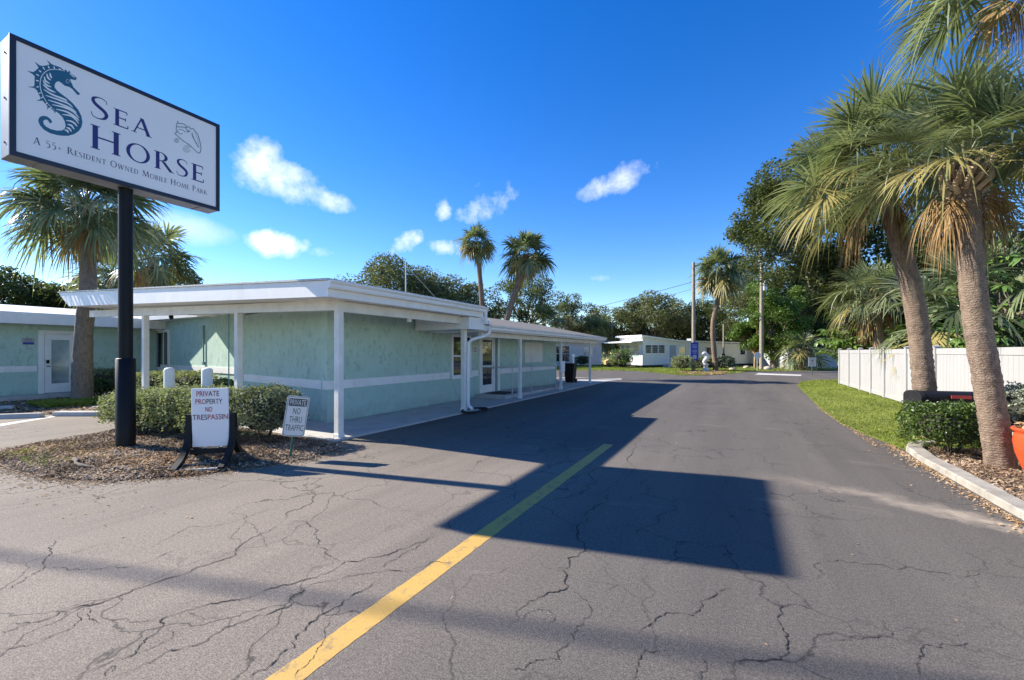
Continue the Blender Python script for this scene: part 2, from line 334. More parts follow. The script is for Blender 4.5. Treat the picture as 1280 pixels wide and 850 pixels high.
def tube(mb, pts, rad, n=8, mat=0, smooth=True, caps=True, jit=0.0):
    pts = np.asarray(pts, float); m = len(pts)
    rad = np.full(m, rad) if np.isscalar(rad) else np.asarray(rad, float)
    t = np.gradient(pts, axis=0); t /= np.linalg.norm(t, axis=1)[:, None] + 1e-9
    ref = np.array([0.0, 0, 1.0]) if abs(t[0][2]) < 0.8 else np.array([1.0, 0, 0])
    V = []
    for i in range(m):
        u = ref - t[i] * (ref @ t[i]); u /= np.linalg.norm(u) + 1e-9; w = np.cross(t[i], u); ref = u
        for k in range(n):
            a = 2 * math.pi * k / n; r = rad[i] * (1 + (rng.uniform(-jit, jit) if jit else 0)); V.append(pts[i] + (u * math.cos(a) + w * math.sin(a)) * r)
    Fc = [(i * n + k, i * n + (k + 1) % n, (i + 1) * n + (k + 1) % n, (i + 1) * n + k) for i in range(m - 1) for k in range(n)]
    mb.add(V, Fc, mat, smooth)
    if caps:
        mb.add(V[:n], [tuple(range(n - 1, -1, -1))], mat); mb.add(V[-n:], [tuple(range(n))], mat)
def lathe(mb, prof, c, n=20, mat=0, smooth=True):
    c = np.asarray(c, float); V = []
    for r_, z in prof:
        for k in range(n):
            a = 2 * math.pi * k / n; V.append(c + np.array([r_ * math.cos(a), r_ * math.sin(a), z]))
    Fc = [(i * n + k, i * n + (k + 1) % n, (i + 1) * n + (k + 1) % n, (i + 1) * n + k) for i in range(len(prof) - 1) for k in range(n)]
    mb.add(V, Fc, mat, smooth)
    mb.add(V[-n:], [tuple(range(n))], mat)
def spline(P, k=8):
    P = np.asarray(P, float); out = []
    Q = np.vstack([2 * P[0] - P[1], P, 2 * P[-1] - P[-2]])
    for i in range(1, len(Q) - 2):
        for j in range(k):
            t = j / k
            out.append(0.5 * (2 * Q[i] + (Q[i + 1] - Q[i - 1]) * t + (2 * Q[i - 1] - 5 * Q[i] + 4 * Q[i + 1] - Q[i + 2]) * t * t + (3 * Q[i] - Q[i - 1] - 3 * Q[i + 1] + Q[i + 2]) * t ** 3))
    out.append(P[-1]); return np.array(out)
def inside(poly, pts):
    poly = np.asarray(poly)[:, :2]; x, y = pts[:, 0], pts[:, 1]; r_ = np.zeros(len(pts), bool); j = len(poly) - 1
    for i in range(len(poly)):
        xi, yi = poly[i]; xj, yj = poly[j]
        c = ((yi > y) != (yj > y)) & (x < (xj - xi) * (y - yi) / (yj - yi + 1e-12) + xi); r_ ^= c; j = i
    return r_
def sheet(mb, pts, z, mat=0):
    P = [(p[0], p[1], z) for p in pts]
    a = sum(P[i][0] * P[(i + 1) % len(P)][1] - P[(i + 1) % len(P)][0] * P[i][1] for i in range(len(P)))
    mb.add(P if a > 0 else P[::-1], [tuple(range(len(P)))], mat)

# ------------------------------------------------------------------ lettering
def text_on(mb, s, o, ax, ay, w, h, red=None, lift=0.001):
    """sans lettering from the built-in font, fitted in a w x h box at o"""
    cu = bpy.data.curves.new('letters', 'FONT'); cu.body = s; cu.resolution_u = 3
    ob = bpy.data.objects.new('letters', cu); COL.objects.link(ob)
    if red:
        for i, ch in enumerate(s): cu.body_format[i].material_index = 1 if i in red else 0
        cu.materials.append(M_BLK); cu.materials.append(M_RED)
    bpy.context.view_layer.update()
    me = bpy.data.meshes.new_from_object(ob.evaluated_get(bpy.context.evaluated_depsgraph_get()))
    co = np.array([v.co[:] for v in me.vertices]); lo, hi = co.min(0), co.max(0)
    o, ax, ay = [np.asarray(q, float) for q in (o, ax, ay)]; nz = np.cross(ax, ay)
    P = o + ax * ((co[:, :1] - lo[0]) / (hi[0] - lo[0]) * w) + ay * ((co[:, 1:2] - lo[1]) / (hi[1] - lo[1]) * h) + nz * lift
    off = mb.n; mb.v.append(P); mb.n += len(P)
    for p in me.polygons:
        mb.fi.append(np.array(p.vertices[:]) + off); mb.fc.append([len(p.vertices)]); mb.fm.append([p.material_index if red else 0]); mb.fs.append([False])
    bpy.data.objects.remove(ob); bpy.data.curves.remove(cu); bpy.data.meshes.remove(me)
def arc(cx, cy, rx, ry, a0, a1, n=16): return [(cx + rx * math.cos(R(a0 + (a1 - a0) * i / n)), cy + ry * math.sin(R(a0 + (a1 - a0) * i / n))) for i in range(n + 1)]
T_, t_ = 0.155, 0.066                                  # thick and thin strokes of the serif capitals
def ser(x, y, w=0.26): return ('q', [(x - w / 2, y - 0.02), (x + w / 2, y - 0.02), (x + w / 2, y + 0.02), (x - w / 2, y + 0.02)])
def stem(x, w=T_, y0=0.0, y1=1.0): return ('q', [(x - w / 2, y0), (x + w / 2, y0), (x + w / 2, y1), (x - w / 2, y1)])
def bar(x0, x1, y, w=t_): return ('q', [(x0, y - w / 2), (x1, y - w / 2), (x1, y + w / 2), (x0, y + w / 2)])
def dia(x0, y0, x1, y1, w): return ('q', [(x0 - w / 2, y0), (x0 + w / 2, y0), (x1 + w / 2, y1), (x1 - w / 2, y1)])
def ring(cx, cy, ro, so, ri, si, a0=0, a1=360): return ('r', arc(cx, cy, ro, so, a0, a1, 28), arc(cx, cy, ri, si, a0, a1, 28))
def wedge(x, y, d): return ('q', [(x - 0.02, y), (x + 0.025, y), (x + 0.02, y + d), (x - 0.01, y + d)])
GL = {
 'A': (0.86, [dia(0.1, 0, 0.43, 1.0, t_), dia(0.74, 0, 0.43, 1.0, T_ * 1.05), bar(0.24, 0.6, 0.34), ser(0.1, 0.02, 0.22), ser(0.74, 0.02, 0.27)]),
 'E': (0.66, [stem(0.17), bar(0.17, 0.56, 0.975), bar(0.17, 0.5, 0.52), bar(0.17, 0.6, 0.025), ser(0.15, 0.98), ser(0.15, 0.02), wedge(0.56, 0.98, -0.17), wedge(0.5, 0.43, 0.19), wedge(0.6, 0.02, 0.19)]),
 'H': (0.96, [stem(0.17), stem(0.78), bar(0.17, 0.78, 0.52), ser(0.17, 0.02), ser(0.17, 0.98), ser(0.78, 0.02), ser(0.78, 0.98)]),
 'O': (1.02, [ring(0.5, 0.5, 0.47, 0.52, 0.325, 0.465)]),
 'R': (0.84, [stem(0.17), ser(0.17, 0.02), ser(0.15, 0.98), ('r', arc(0.3, 0.745, 0.30, 0.255, -90, 90), arc(0.3, 0.745, 0.165, 0.21, -90, 90)), bar(0.17, 0.3, 0.978, 0.045), bar(0.17, 0.34, 0.512, 0.045), dia(0.40, 0.5, 0.76, 0.0, T_ * 1.05), ser(0.78, 0.02, 0.2)]),
 'S': (0.62, [('s', [(0.53, 0.80), (0.51, 0.92), (0.40, 0.99), (0.27, 0.985), (0.14, 0.90), (0.12, 0.76), (0.20, 0.63), (0.33, 0.53), (0.46, 0.42), (0.52, 0.27), (0.46, 0.10), (0.32, 0.015), (0.18, 0.02), (0.09, 0.09), (0.06, 0.23)], [0.02, 0.03, 0.04, 0.05, 0.09, 0.115, 0.14, 0.15, 0.14, 0.115, 0.09, 0.05, 0.04, 0.03, 0.02])]),
 'P': (0.70, [stem(0.17), ser(0.17, 0.02), ser(0.15, 0.98), ('r', arc(0.3, 0.725, 0.31, 0.275, -90, 90), arc(0.3, 0.725, 0.175, 0.23, -90, 90)), bar(0.17, 0.3, 0.978, 0.045), bar(0.17, 0.3, 0.472, 0.045)]),
 'D': (0.92, [stem(0.17), ser(0.15, 0.02), ser(0.15, 0.98), ('r', arc(0.34, 0.5, 0.50, 0.5, -90, 90, 22), arc(0.34, 0.5, 0.36, 0.455, -90, 90, 22)), bar(0.17, 0.34, 0.978, 0.045), bar(0.17, 0.34, 0.022, 0.045)]),
 'I': (0.36, [stem(0.18), ser(0.18, 0.02), ser(0.18, 0.98)]),
 'N': (0.98, [stem(0.16, t_), stem(0.8, t_), dia(0.16, 1.0, 0.8, 0.0, T_), ser(0.16, 0.02, 0.2), ser(0.12, 0.98, 0.2), ser(0.8, 0.98, 0.2)]),
 'T': (0.76, [stem(0.38), bar(0.06, 0.70, 0.975), ser(0.38, 0.02), wedge(0.06, 0.98, -0.18), wedge(0.70, 0.98, -0.18)]),
 'W': (1.24, [dia(0.1, 1, 0.36, 0, T_), dia(0.36, 0, 0.62, 1, t_), dia(0.62, 1, 0.86, 0, T_), dia(0.86, 0, 1.12, 1, t_), ser(0.1, 0.98, 0.24), ser(0.62, 0.98, 0.22), ser(1.12, 0.98, 0.2)]),
 'M': (1.14, [dia(0.1, 0, 0.22, 1, t_), dia(0.22, 1, 0.56, 0.03, T_), dia(0.56, 0.03, 0.90, 1, t_), dia(1.0, 0, 0.9, 1, T_), ser(0.1, 0.02, 0.2), ser(1.0, 0.02, 0.25)]),
 'B': (0.74, [stem(0.17), ser(0.15, 0.02, 0.2), ser(0.15, 0.98, 0.2), ('r', arc(0.3, 0.755, 0.27, 0.245, -90, 90), arc(0.3, 0.755, 0.15, 0.2, -90, 90)), ('r', arc(0.3, 0.265, 0.34, 0.265, -90, 90), arc(0.3, 0.265, 0.2, 0.22, -90, 90)), bar(0.17, 0.3, 0.978, 0.045), bar(0.17, 0.3, 0.515, 0.045), bar(0.17, 0.3, 0.022, 0.045)]),
 'L': (0.62, [stem(0.17), ser(0.17, 0.98), ser(0.15, 0.02), bar(0.17, 0.58, 0.025), wedge(0.58, 0.02, 0.2)]),
 'K': (0.84, [stem(0.17), ser(0.17, 0.02), ser(0.17, 0.98), dia(0.24, 0.45, 0.66, 1.0, t_), dia(0.36, 0.56, 0.76, 0, T_), ser(0.66, 0.98, 0.2), ser(0.78, 0.02, 0.2)]),
 '5': (0.6, [bar(0.14, 0.5, 0.97, 0.06), dia(0.11, 0.55, 0.16, 0.98, 0.05), ('s', [(0.12, 0.57), (0.28, 0.62), (0.44, 0.52), (0.49, 0.32), (0.42, 0.1), (0.25, 0.0), (0.08, 0.05)], [0.04, 0.07, 0.1, 0.13, 0.1, 0.06, 0.03])]),
 '+': (0.6, [bar(0.1, 0.5, 0.4, 0.05), stem(0.3, 0.05, 0.2, 0.6)]),
 ' ': (0.42, []),
}
LIFT = [0.0]
def glyph_word(mb, s, o, ax, ay, w, h, small=0.8, mat=0):
    """serif small-capitals line: capitals full height, the rest at small scale (lower-case letters in s)"""
    o, ax, ay = [np.asarray(q, float) for q in (o, ax, ay)]; nz = np.cross(ax, ay)
    adv = []; x = 0
    for ch in s:
        k = small if ch.islower() else 1.0; adv.append((x, k)); x += (GL[ch.upper()][0] + 0.1) * k
    sx = w / x
    for ch, (x0, k) in zip(s, adv):
        for st in GL[ch.upper()][1]:
            LIFT[0] = (LIFT[0] + 0.00005) % 0.0009; L = 0.001 + LIFT[0]
            tp = lambda p: o + ax * (x0 + p[0] * k) * sx + ay * p[1] * k * h + nz * L
            if st[0] == 'q':
                P = [tp(p) for p in st[1]]; a = sum(st[1][i][0] * st[1][(i + 1) % 4][1] - st[1][(i + 1) % 4][0] * st[1][i][1] for i in range(4))
                mb.add(P if a > 0 else P[::-1], [(0, 1, 2, 3)], mat)
            elif st[0] == 'r':
                mb.strips([[(tp(p), tp(q)) for p, q in zip(st[1], st[2])]], mat)
            else:
                C = spline(np.c_[np.array(st[1]), np.zeros(len(st[1]))], 5)[:, :2]; W = np.interp(np.linspace(0, 1, len(C)), np.linspace(0, 1, len(st[2])), st[2])
                t = np.gradient(C, axis=0); t /= np.linalg.norm(t, axis=1)[:, None]; nn = np.c_[-t[:, 1], t[:, 0]]
                mb.strips([[(tp(c + n_ * q / 2), tp(c - n_ * q / 2)) for c, n_, q in zip(C, nn, W)]], mat)

# ------------------------------------------------------------------ foliage
def rand_dirs(n):
    v = rng.normal(size=(n, 3)); return v / np.linalg.norm(v, axis=1)[:, None]
def leaves(mb, C, size, mat=0, aspect=0.55, up=0.4, k=4):
    """rhombic leaves at points C with loosely upward-facing normals"""
    n = len(C); C = np.asarray(C)
    nrm = rand_dirs(n); nrm[:, 2] = np.abs(nrm[:, 2]) + up; nrm /= np.linalg.norm(nrm, axis=1)[:, None]
    a = np.cross(nrm, rand_dirs(n)); a /= np.linalg.norm(a, axis=1)[:, None] + 1e-9; b = np.cross(nrm, a)
    s = (size * rng.uniform(0.6, 1.3, n))[:, None]
    P = np.stack([C - a * s * 0.5, C + b * s * aspect * 0.5 - a * s * 0.05, C + a * s * 0.5 - nrm * s * 0.12, C - b * s * aspect * 0.5 - a * s * 0.05], 1)
    mb.polys(P, mat)
def clump_points(centers, rad, per, flat=0.65):
    out = []
    for c, r_ in zip(centers, rad):
        k = int(per * (r_ / np.mean(rad)) ** 2)
        d = rand_dirs(k) * (r_ * rng.uniform(0.25, 1.0, k) ** 0.6)[:, None]; d[:, 2] *= flat; out.append(c + d)
    return np.concatenate(out)
def limb(mb, a, b, r0, r1, wob=0.12, n=7, mat=0):
    a, b = np.asarray(a, float), np.asarray(b, float); L = np.linalg.norm(b - a)
    P = [a + (b - a) * t + np.array([rng.normal(0, wob), rng.normal(0, wob), 0.12 * math.sin(math.pi * t)]) * L * (0.5 if 0 < t < 1 else 0) for t in np.linspace(0, 1, 5)]
    tube(mb, spline(P, 3), np.linspace(r0, r1, 13), n, mat)
def tree(name, label, base, H, Rc, trunk_r=0.25, nclump=34, per=110, leaf=0.28, mat=M_OAK, flat=0.7, bot=0.35, clump=0.26, squash=1.0, group='trees behind the park', bark=M_BARK, lean=(0, 0)):
    base = np.asarray(base, float); o = thing(name, label, 'tree', base, group)
    cz = H * (bot + 1) / 2; hz = H * (1 - bot) / 2
    cc = []
    d = rand_dirs(nclump * 3); rr = rng.uniform(0.35, 1.0, nclump * 3) ** 0.55
    for q, r_ in zip(d, rr):
        p = np.array([q[0] * Rc * r_, q[1] * Rc * r_ * squash, q[2] * hz * r_ * 0.9])
        p[2] += 0.12 * hz * math.sin(3 * math.atan2(q[1], q[0]) + H); cc.append(p)
        if len(cc) >= nclump: break
    cc = np.array(cc) + base + np.array([lean[0], lean[1], cz])
    cr = rng.uniform(0.7, 1.3, len(cc)) * Rc * clump
    mt = MB(); fork = base + np.array([lean[0] * 0.4, lean[1] * 0.4, H * (bot * 0.75)])
    tube(mt, spline([base + [0, 0, -0.1], base + (fork - base) * 0.5 + [rng.normal(0, 0.1), rng.normal(0, 0.1), 0], fork], 5), np.linspace(trunk_r * 1.25, trunk_r * 0.85, 11), 10, 0, jit=0.06)
    for c in cc[:: max(1, len(cc) // 14)]:
        limb(mt, fork, c, trunk_r * 0.5, trunk_r * 0.08)
    mt.build('trunk', bark, o)
    ml = MB(); leaves(ml, clump_points(cc, cr * 1.12, per * 2.6, flat), leaf); ml.build('crown', mat, o)
    return o
def shrub(name, label, base, rx, ry, h, leaf=0.06, n=2600, mat=M_HEDGE, group=None, boxy=0.6, cat='shrub', lift=0.05, flowers=0, bl=0.3):
    """clipped bush: leaves in a lumpy shell over a dark twig core"""
    base = np.asarray(base, float); o = thing(name, label, cat, base, group)
    ph = rng.uniform(0, 6, 6)
    def surf(k):
        d = rand_dirs(k); d[:, 2] = np.where(d[:, 2] < -0.55, -d[:, 2], d[:, 2])
        q = d / (np.abs(d) ** (2 / (1 - boxy * 0.75)) ).sum(1)[:, None] ** ((1 - boxy * 0.75) / 2)
        f = 1 + 0.07 * np.sin(7 * d[:, 0] + ph[0]) * np.cos(6 * d[:, 1] + ph[1]) + 0.06 * np.sin(9 * d[:, 2] + 5 * d[:, 0] + ph[2]); return q * f[:, None]
    q = surf(n); dep_ = 1 - rng.uniform(0, 1, n) ** 2 * bl
    loose = rng.uniform(0, 1, n) < 0.2; dep_[loose] += rng.uniform(0, 1, loose.sum()) ** 2 * 0.2
    P = base + q * dep_[:, None] * np.array([rx, ry, (h - lift) / 2]) + np.array([0, 0, lift + (h - lift) / 2])
    m = MB(); leaves(m, P, leaf, 0, 0.6, 0.25); 
    if flowers:
        k = surf(flowers * 6); cs = k[rng.integers(0, len(k), flowers)]; pts = []
        for c in cs: pts.append(c * 1.02 + rng.normal(0, 0.045, (16, 3)))
        leaves(m, base + np.concatenate(pts) * np.array([rx, ry, (h - lift) / 2]) + np.array([0, 0, lift + (h - lift) / 2]), leaf * 0.6, 1, 0.9)
    m.build('foliage', [mat, M_FLOWER], o)
    c = MB(); nn, mm = 16, 9; V = []
    for i in range(mm):
        ph_ = -math.pi / 2 * 0.75 + math.pi * 0.87 * i / (mm - 1)
        for k in range(nn):
            a = 2 * math.pi * k / nn; j = rng.uniform(0.78, 0.92) * (1 - bl * 0.55)
            V.append(base + np.array([rx * math.cos(ph_) * math.cos(a) * j, ry * math.cos(ph_) * math.sin(a) * j, lift + (h - lift) * (0.5 + 0.5 * math.sin(ph_) * j)]))
    c.add(V, [(i * nn + k, i * nn + (k + 1) % nn, (i + 1) * nn + (k + 1) % nn, (i + 1) * nn + k) for i in range(mm - 1) for k in range(nn)], 0)
    for k in range(5):
        a = rng.uniform(0, 6.28); tube(c, [base + [0.06 * math.cos(a), 0.06 * math.sin(a), -0.03], base + [rx * 0.5 * math.cos(a), ry * 0.5 * math.sin(a), h * 0.5]], [0.014, 0.008], 5)
    c.build('twigs', M_TWIG, o)
    return o

def fan_frond(mb, o, d, Lp, Rb, nseg=34, droop=0.35, spread=125, wid=0.034, mat=0, arch=0.25, costa=0.35, st=5, fold=0.35):
    """a costapalmate palm leaf: arching stalk, then blades fanning from a recurved rib"""
    o = np.asarray(o, float); d = np.asarray(d, float); d = d / np.linalg.norm(d)
    side = np.cross(d, [0, 0, 1.0]); 
    if np.linalg.norm(side) < 0.15: side = np.array([rng.normal(), rng.normal(), 0])
    side /= np.linalg.norm(side)
    rl = rng.normal(0, 0.5); u0 = np.cross(side, d); side = side * math.cos(rl) + u0 * math.sin(rl)
    ts = np.linspace(0, 1, 6); Lc = Lp + Rb * costa
    path = lambda t: o + d * Lc * t - np.array([0, 0, 1.0]) * arch * Lc * t ** 2.2
    tube(mb, [path(t * Lp / Lc) for t in ts], np.linspace(0.03, 0.014, 6) * (Rb + Lp) / 2.2, 5, mat, caps=False)
    th = np.linspace(-spread, spread, nseg) + rng.normal(0, 2.0, nseg)
    a = np.abs(th) / spread
    t0 = (Lp + Rb * costa * (1 - a) ** 1.2) / Lc
    O = np.array([path(t) for t in t0])
    tang = np.array([(path(t + 0.02) - path(t - 0.02)) for t in t0]); tang /= np.linalg.norm(tang, axis=1)[:, None]
    up = np.cross(side, tang); up /= np.linalg.norm(up, axis=1)[:, None]
    thr = np.radians(th)
    D = tang * np.cos(thr)[:, None] + side[None] * np.sin(thr)[:, None] + up * (fold * np.abs(np.sin(thr)) + rng.normal(0, 0.07, nseg))[:, None]
    D /= np.linalg.norm(D, axis=1)[:, None]
    L = Rb * (1.0 - 0.28 * a ** 2) * rng.uniform(0.86, 1.08, nseg)
    wv = np.cross(D, up); wv /= np.linalg.norm(wv, axis=1)[:, None] + 1e-9
    s = np.linspace(0, 1, st); ws = np.interp(s, [0, 0.3, 0.7, 1], [0.35, 1.0, 0.7, 0.06]) * wid * Rb
    dr = droop * rng.uniform(0.5, 1.5, nseg); dr[rng.uniform(0, 1, nseg) < 0.1] *= 2.6; dr = np.minimum(dr, 0.95)
    C = O[:, None] + D[:, None] * (L[:, None] * s[None])[..., None]
    C[..., 2] -= (dr * L)[:, None] * s[None] ** 2.3
    C[:, :, :2] -= (D[:, None, :2] * (0.22 * dr * L)[:, None, None] * (s ** 3)[None, :, None])
    W = wv[:, None] * ws[None, :, None]
    mb.strips(np.stack([C + W, C - W], 2), mat)
def palm(name, label, base, top, lean_pts=None, r0=0.24, r1=0.17, nf=34, Lp=0.9, Rb=1.15, nseg=30, dead=8, group='sabal palms', seed=0, tm=M_TRUNK, rings=46, yel=0.25, boots=16, elmin=-38, droop=0.4, crown_skew=0.0, cat='palm tree', wid=0.034, drb=1.0):
    global rng
    rng = np.random.default_rng(seed + 100)
    base = np.asarray(base, float); top = np.asarray(top, float)
    o = thing(name, label, cat, base, group)
    mid = lean_pts if lean_pts is not None else [base + (top - base) * 0.5 + np.array([rng.normal(0, 0.05), rng.normal(0, 0.05), 0])]
    P = spline(np.vstack([base - [0, 0, 0.1], *mid, top]), rings // (len(mid) + 1))
    t = np.linspace(0, 1, len(P)); rad = np.interp(t, [0, 0.08, 0.2, 0.9, 1], [r0 * 1.12, r0 * 1.04, r0, r1, r1 * 1.15])
    rad = rad * (1 + 0.012 * np.sin(np.arange(len(P)) * 2.1) + rng.normal(0, 0.02, len(P)))
    mt = MB(); tube(mt, P, rad, 22, 0, jit=0.03); mt.build('trunk', tm, o)
    m = MB(); md = MB()
    ga = math.pi * (3 - math.sqrt(5))
    for i in range(nf):
        f = (i + 0.5) / nf; el = R(78 - (78 - elmin) * f ** 0.9 + rng.normal(0, 9)); az = i * ga + rng.normal(0, 0.2)
        d = np.array([math.cos(el) * math.cos(az), math.cos(el) * math.sin(az), math.sin(el)])
        k = rng.uniform(0.85, 1.12); s = 0.8 + 0.2 * min(1, f * 3)
        mat = 1 if (f > 1 - yel and rng.uniform() < 0.6) else 0
        fan_frond(m, top + np.array([0, 0, 0.12 * (1 - f)]) * Rb + d * r1 * 0.6, d, Lp * k * s, Rb * k * s, nseg, droop * (0.4 + 0.8 * f), 118 + rng.normal(0, 6), wid, mat, 0.05 + 0.2 * f, 0.4, 5, 0.22)
    m.build('crown', [M_PALM, M_PALMY], o)
    if dead:
        for i in range(dead):
            az = i * ga * 1.3 + rng.normal(0, 0.3); el = R(-52 + rng.normal(0, 12))
            d = np.array([math.cos(el) * math.cos(az), math.cos(el) * math.sin(az), math.sin(el)])
            fan_frond(md, top + d * r1 * 0.9 - [0, 0, 0.12 * Rb], d, Lp * 0.4 * drb, Rb * 0.62 * drb, max(14, nseg // 2), 0.9, 80, wid * 1.1, 0, 0.45, 0.3, 5, 0.1)
        md.build('dead_fronds', M_PALMB, o)
    if boots:
        mbt = MB()
        for i in range(boots):
            az = i * 2.4; z = -0.05 - 0.5 * (i / boots) * Rb; p = top + np.array([math.cos(az) * r1, math.sin(az) * r1, z])
            q = p + np.array([math.cos(az + 0.5) * r1 * 0.9, math.sin(az + 0.5) * r1 * 0.9, 0.26 * Rb])
            tube(mbt, [p, (p + q) / 2 + [math.cos(az) * 0.05, math.sin(az) * 0.05, 0], q], [0.05 * Rb, 0.045 * Rb, 0.02], 5, 0, False)
        mbt.build('leaf_bases', M_BOOT, o)
    return o
def umbrella_tree(name, label, base, H, Rc, n=60, leaf=0.24, mat=M_SCHEF, trunk_r=0.06, bot=0.3, group='umbrella trees behind the fence', stems=4):
    base = np.asarray(base, float); o = thing(name, label, 'tree', base, group)
    cz = H * (bot + 1) / 2; hz = H * (1 - bot) / 2; d = rand_dirs(n); rr = rng.uniform(0.3, 1, n) ** 0.5
    C = base + d * rr[:, None] * np.array([Rc, Rc, hz]) + np.array([0, 0, cz])
    m = MB(); polys = []
    for c in C:
        k = 8; ax = rand_dirs(1)[0] * 0.5 + np.array([0, 0, 1]); ax /= np.linalg.norm(ax)
        u = np.cross(ax, [1, 0.3, 0]); u /= np.linalg.norm(u); w = np.cross(ax, u); L = leaf * rng.uniform(0.75, 1.3)
        for j in range(k):
            a = 2 * math.pi * j / k + rng.normal(0, 0.15); r_ = u * math.cos(a) + w * math.sin(a); s = np.cross(ax, r_)
            pts = [c + r_ * L * 0.12, c + r_ * L * 0.5 + s * L * 0.17 - ax * L * 0.08, c + r_ * L * 0.85 + s * L * 0.12 - ax * L * 0.3, c + r_ * L * 1.0 - ax * L * 0.48, c + r_ * L * 0.85 - s * L * 0.12 - ax * L * 0.3, c + r_ * L * 0.5 - s * L * 0.17 - ax * L * 0.08]
            polys.append(pts)
    m.polys(np.array(polys)); m.build('crown', mat, o)
    mt = MB()
    for i in range(stems):
        a = 6.28 * i / stems; limb(mt, base + [0.12 * math.cos(a), 0.12 * math.sin(a), -0.05], C[i * (n // stems)], trunk_r, trunk_r * 0.4, 0.06)
    for c in C[::3]: limb(mt, base + [0, 0, H * bot], c - [0, 0, 0.02], trunk_r * 0.5, 0.012, 0.08, 5)
    mt.build('trunk', M_BARK, o)
    return o

# exposure and light levels
SUN_E, SKY_E, SKY_SAT, SKY_HUE, CL, EXPO = 4.2, 0.1, 1.38, 0.515, 8.0, 1.3

# ================================================================== ground, paving, planting beds
g = MB(); box(g, -350, 350, -150, 450, -0.3, -0.05); g.build('ground', M_DIRT, kind='structure')

CRK = [  # (origin x, origin y, scale, polyline, width)
 (0, 560, [(0, 362), (60, 330), (110, 300), (105, 285), (120, 250), (140, 228)], 16), (0, 560, [(110, 300), (170, 306), (240, 303), (320, 298), (400, 270), (460, 250)], 11),
 (0, 560, [(0, 445), (50, 440), (100, 434), (140, 420), (200, 395), (260, 384), (330, 355), (440, 322), (520, 292), (590, 265), (605, 240), (650, 215), (720, 160), (780, 130), (790, 118), (760, 95), (750, 80)], 18),
 (0, 560, [(0, 464), (50, 446), (100, 436)], 14), (0, 560, [(0, 508), (60, 495), (120, 475), (170, 455), (190, 440), (220, 395)], 12),
 (0, 560, [(170, 580), (240, 552), (330, 520), (380, 470), (400, 432), (460, 408), (530, 390), (640, 368), (700, 345), (780, 325), (850, 295), (860, 288), (900, 283), (970, 268), (1020, 250), (1060, 235), (1120, 210)], 17),
 (0, 560, [(275, 575), (350, 545), (430, 505), (500, 490), (560, 450), (620, 430), (680, 412), (725, 395), (725, 375), (760, 355), (860, 325), (950, 312), (1020, 310), (1080, 285), (1140, 285)], 15),
 (0, 560, [(610, 580), (660, 555), (700, 515), (735, 500), (740, 470), (790, 430), (850, 395), (920, 350), (960, 330)], 17), (0, 560, [(850, 395), (820, 430), (810, 480), (790, 510), (770, 540), (730, 580)], 9),
 (0, 560, [(380, 250), (440, 215), (475, 195), (560, 190), (640, 165), (700, 150)], 10), (0, 560, [(600, 185), (640, 210), (660, 230), (675, 250)], 9),
 (0, 560, [(860, 288), (820, 255), (790, 225), (795, 205), (770, 190), (750, 180)], 16), (0, 560, [(0, 116), (60, 110), (120, 100), (190, 85)], 18),
 (0, 560, [(0, 143), (100, 130), (200, 112), (300, 115), (420, 95)], 10), (0, 560, [(220, 400), (222, 430), (300, 428), (400, 430)], 10), (0, 560, [(960, 300), (1000, 270), (1060, 235), (1160, 165)], 12),
 (0, 560, [(420, 450), (430, 475), (380, 500), (330, 520)], 8), (0, 560, [(460, 408), (540, 425), (575, 440), (560, 452)], 6), (0, 560, [(260, 575), (285, 545), (280, 560)], 10),
 (640, 480, [(0, 600), (40, 545), (60, 540), (130, 515), (130, 495), (115, 460), (140, 435), (180, 405), (170, 350), (205, 310), (240, 290), (235, 265), (300, 220), (290, 180), (310, 150), (330, 120)], 20),
 (640, 480, [(0, 712), (30, 715), (60, 690), (85, 688)], 14), (640, 480, [(100, 290), (140, 285), (175, 270), (215, 245), (215, 205)], 22), (640, 480, [(60, 196), (110, 165), (150, 130)], 16),
 (640, 480, [(300, 380), (330, 355), (360, 350), (390, 320), (410, 295)], 16), (640, 480, [(310, 625), (345, 600), (380, 580), (450, 580), (470, 560), (510, 520), (550, 512)], 13),
 (640, 480, [(535, 700), (600, 690), (670, 690), (690, 660), (690, 625), (670, 600), (670, 560), (640, 530)], 15), (640, 480, [(760, 490), (755, 455), (790, 442), (850, 448), (900, 450), (960, 465), (1050, 470), (1120, 482), (1260, 487)], 11),
 (640, 480, [(1020, 740), (1020, 680), (1050, 655), (1110, 655), (1155, 650)], 13), (640, 480, [(790, 646), (830, 640), (880, 635), (920, 630), (950, 635), (930, 610), (900, 580)], 9),
 (640, 480, [(20, 590), (60, 565), (90, 565), (110, 580), (85, 605)], 8), (640, 480, [(130, 515), (190, 545), (195, 580), (160, 620), (155, 640), (120, 690), (85, 685)], 10), (640, 480, [(300, 740), (315, 700), (330, 665), (370, 670)], 12),
 (640, 480, [(465, 740), (487, 715), (480, 690)], 11), (640, 480, [(440, 315), (490, 325), (560, 310), (620, 290)], 6), (640, 480, [(1060, 315), (1100, 330), (1180, 350), (1280, 362)], 9), (640, 480, [(180, 405), (240, 450), (270, 500), (230, 520)], 7), (640, 480, [(100, 285), (130, 310), (200, 330)], 8),
]
road = MB()
road.add([(-60, -60, 0), (60, -60, 0), (60, 75, 0), (-60, 75, 0)], [(0, 1, 2, 3)], 0)
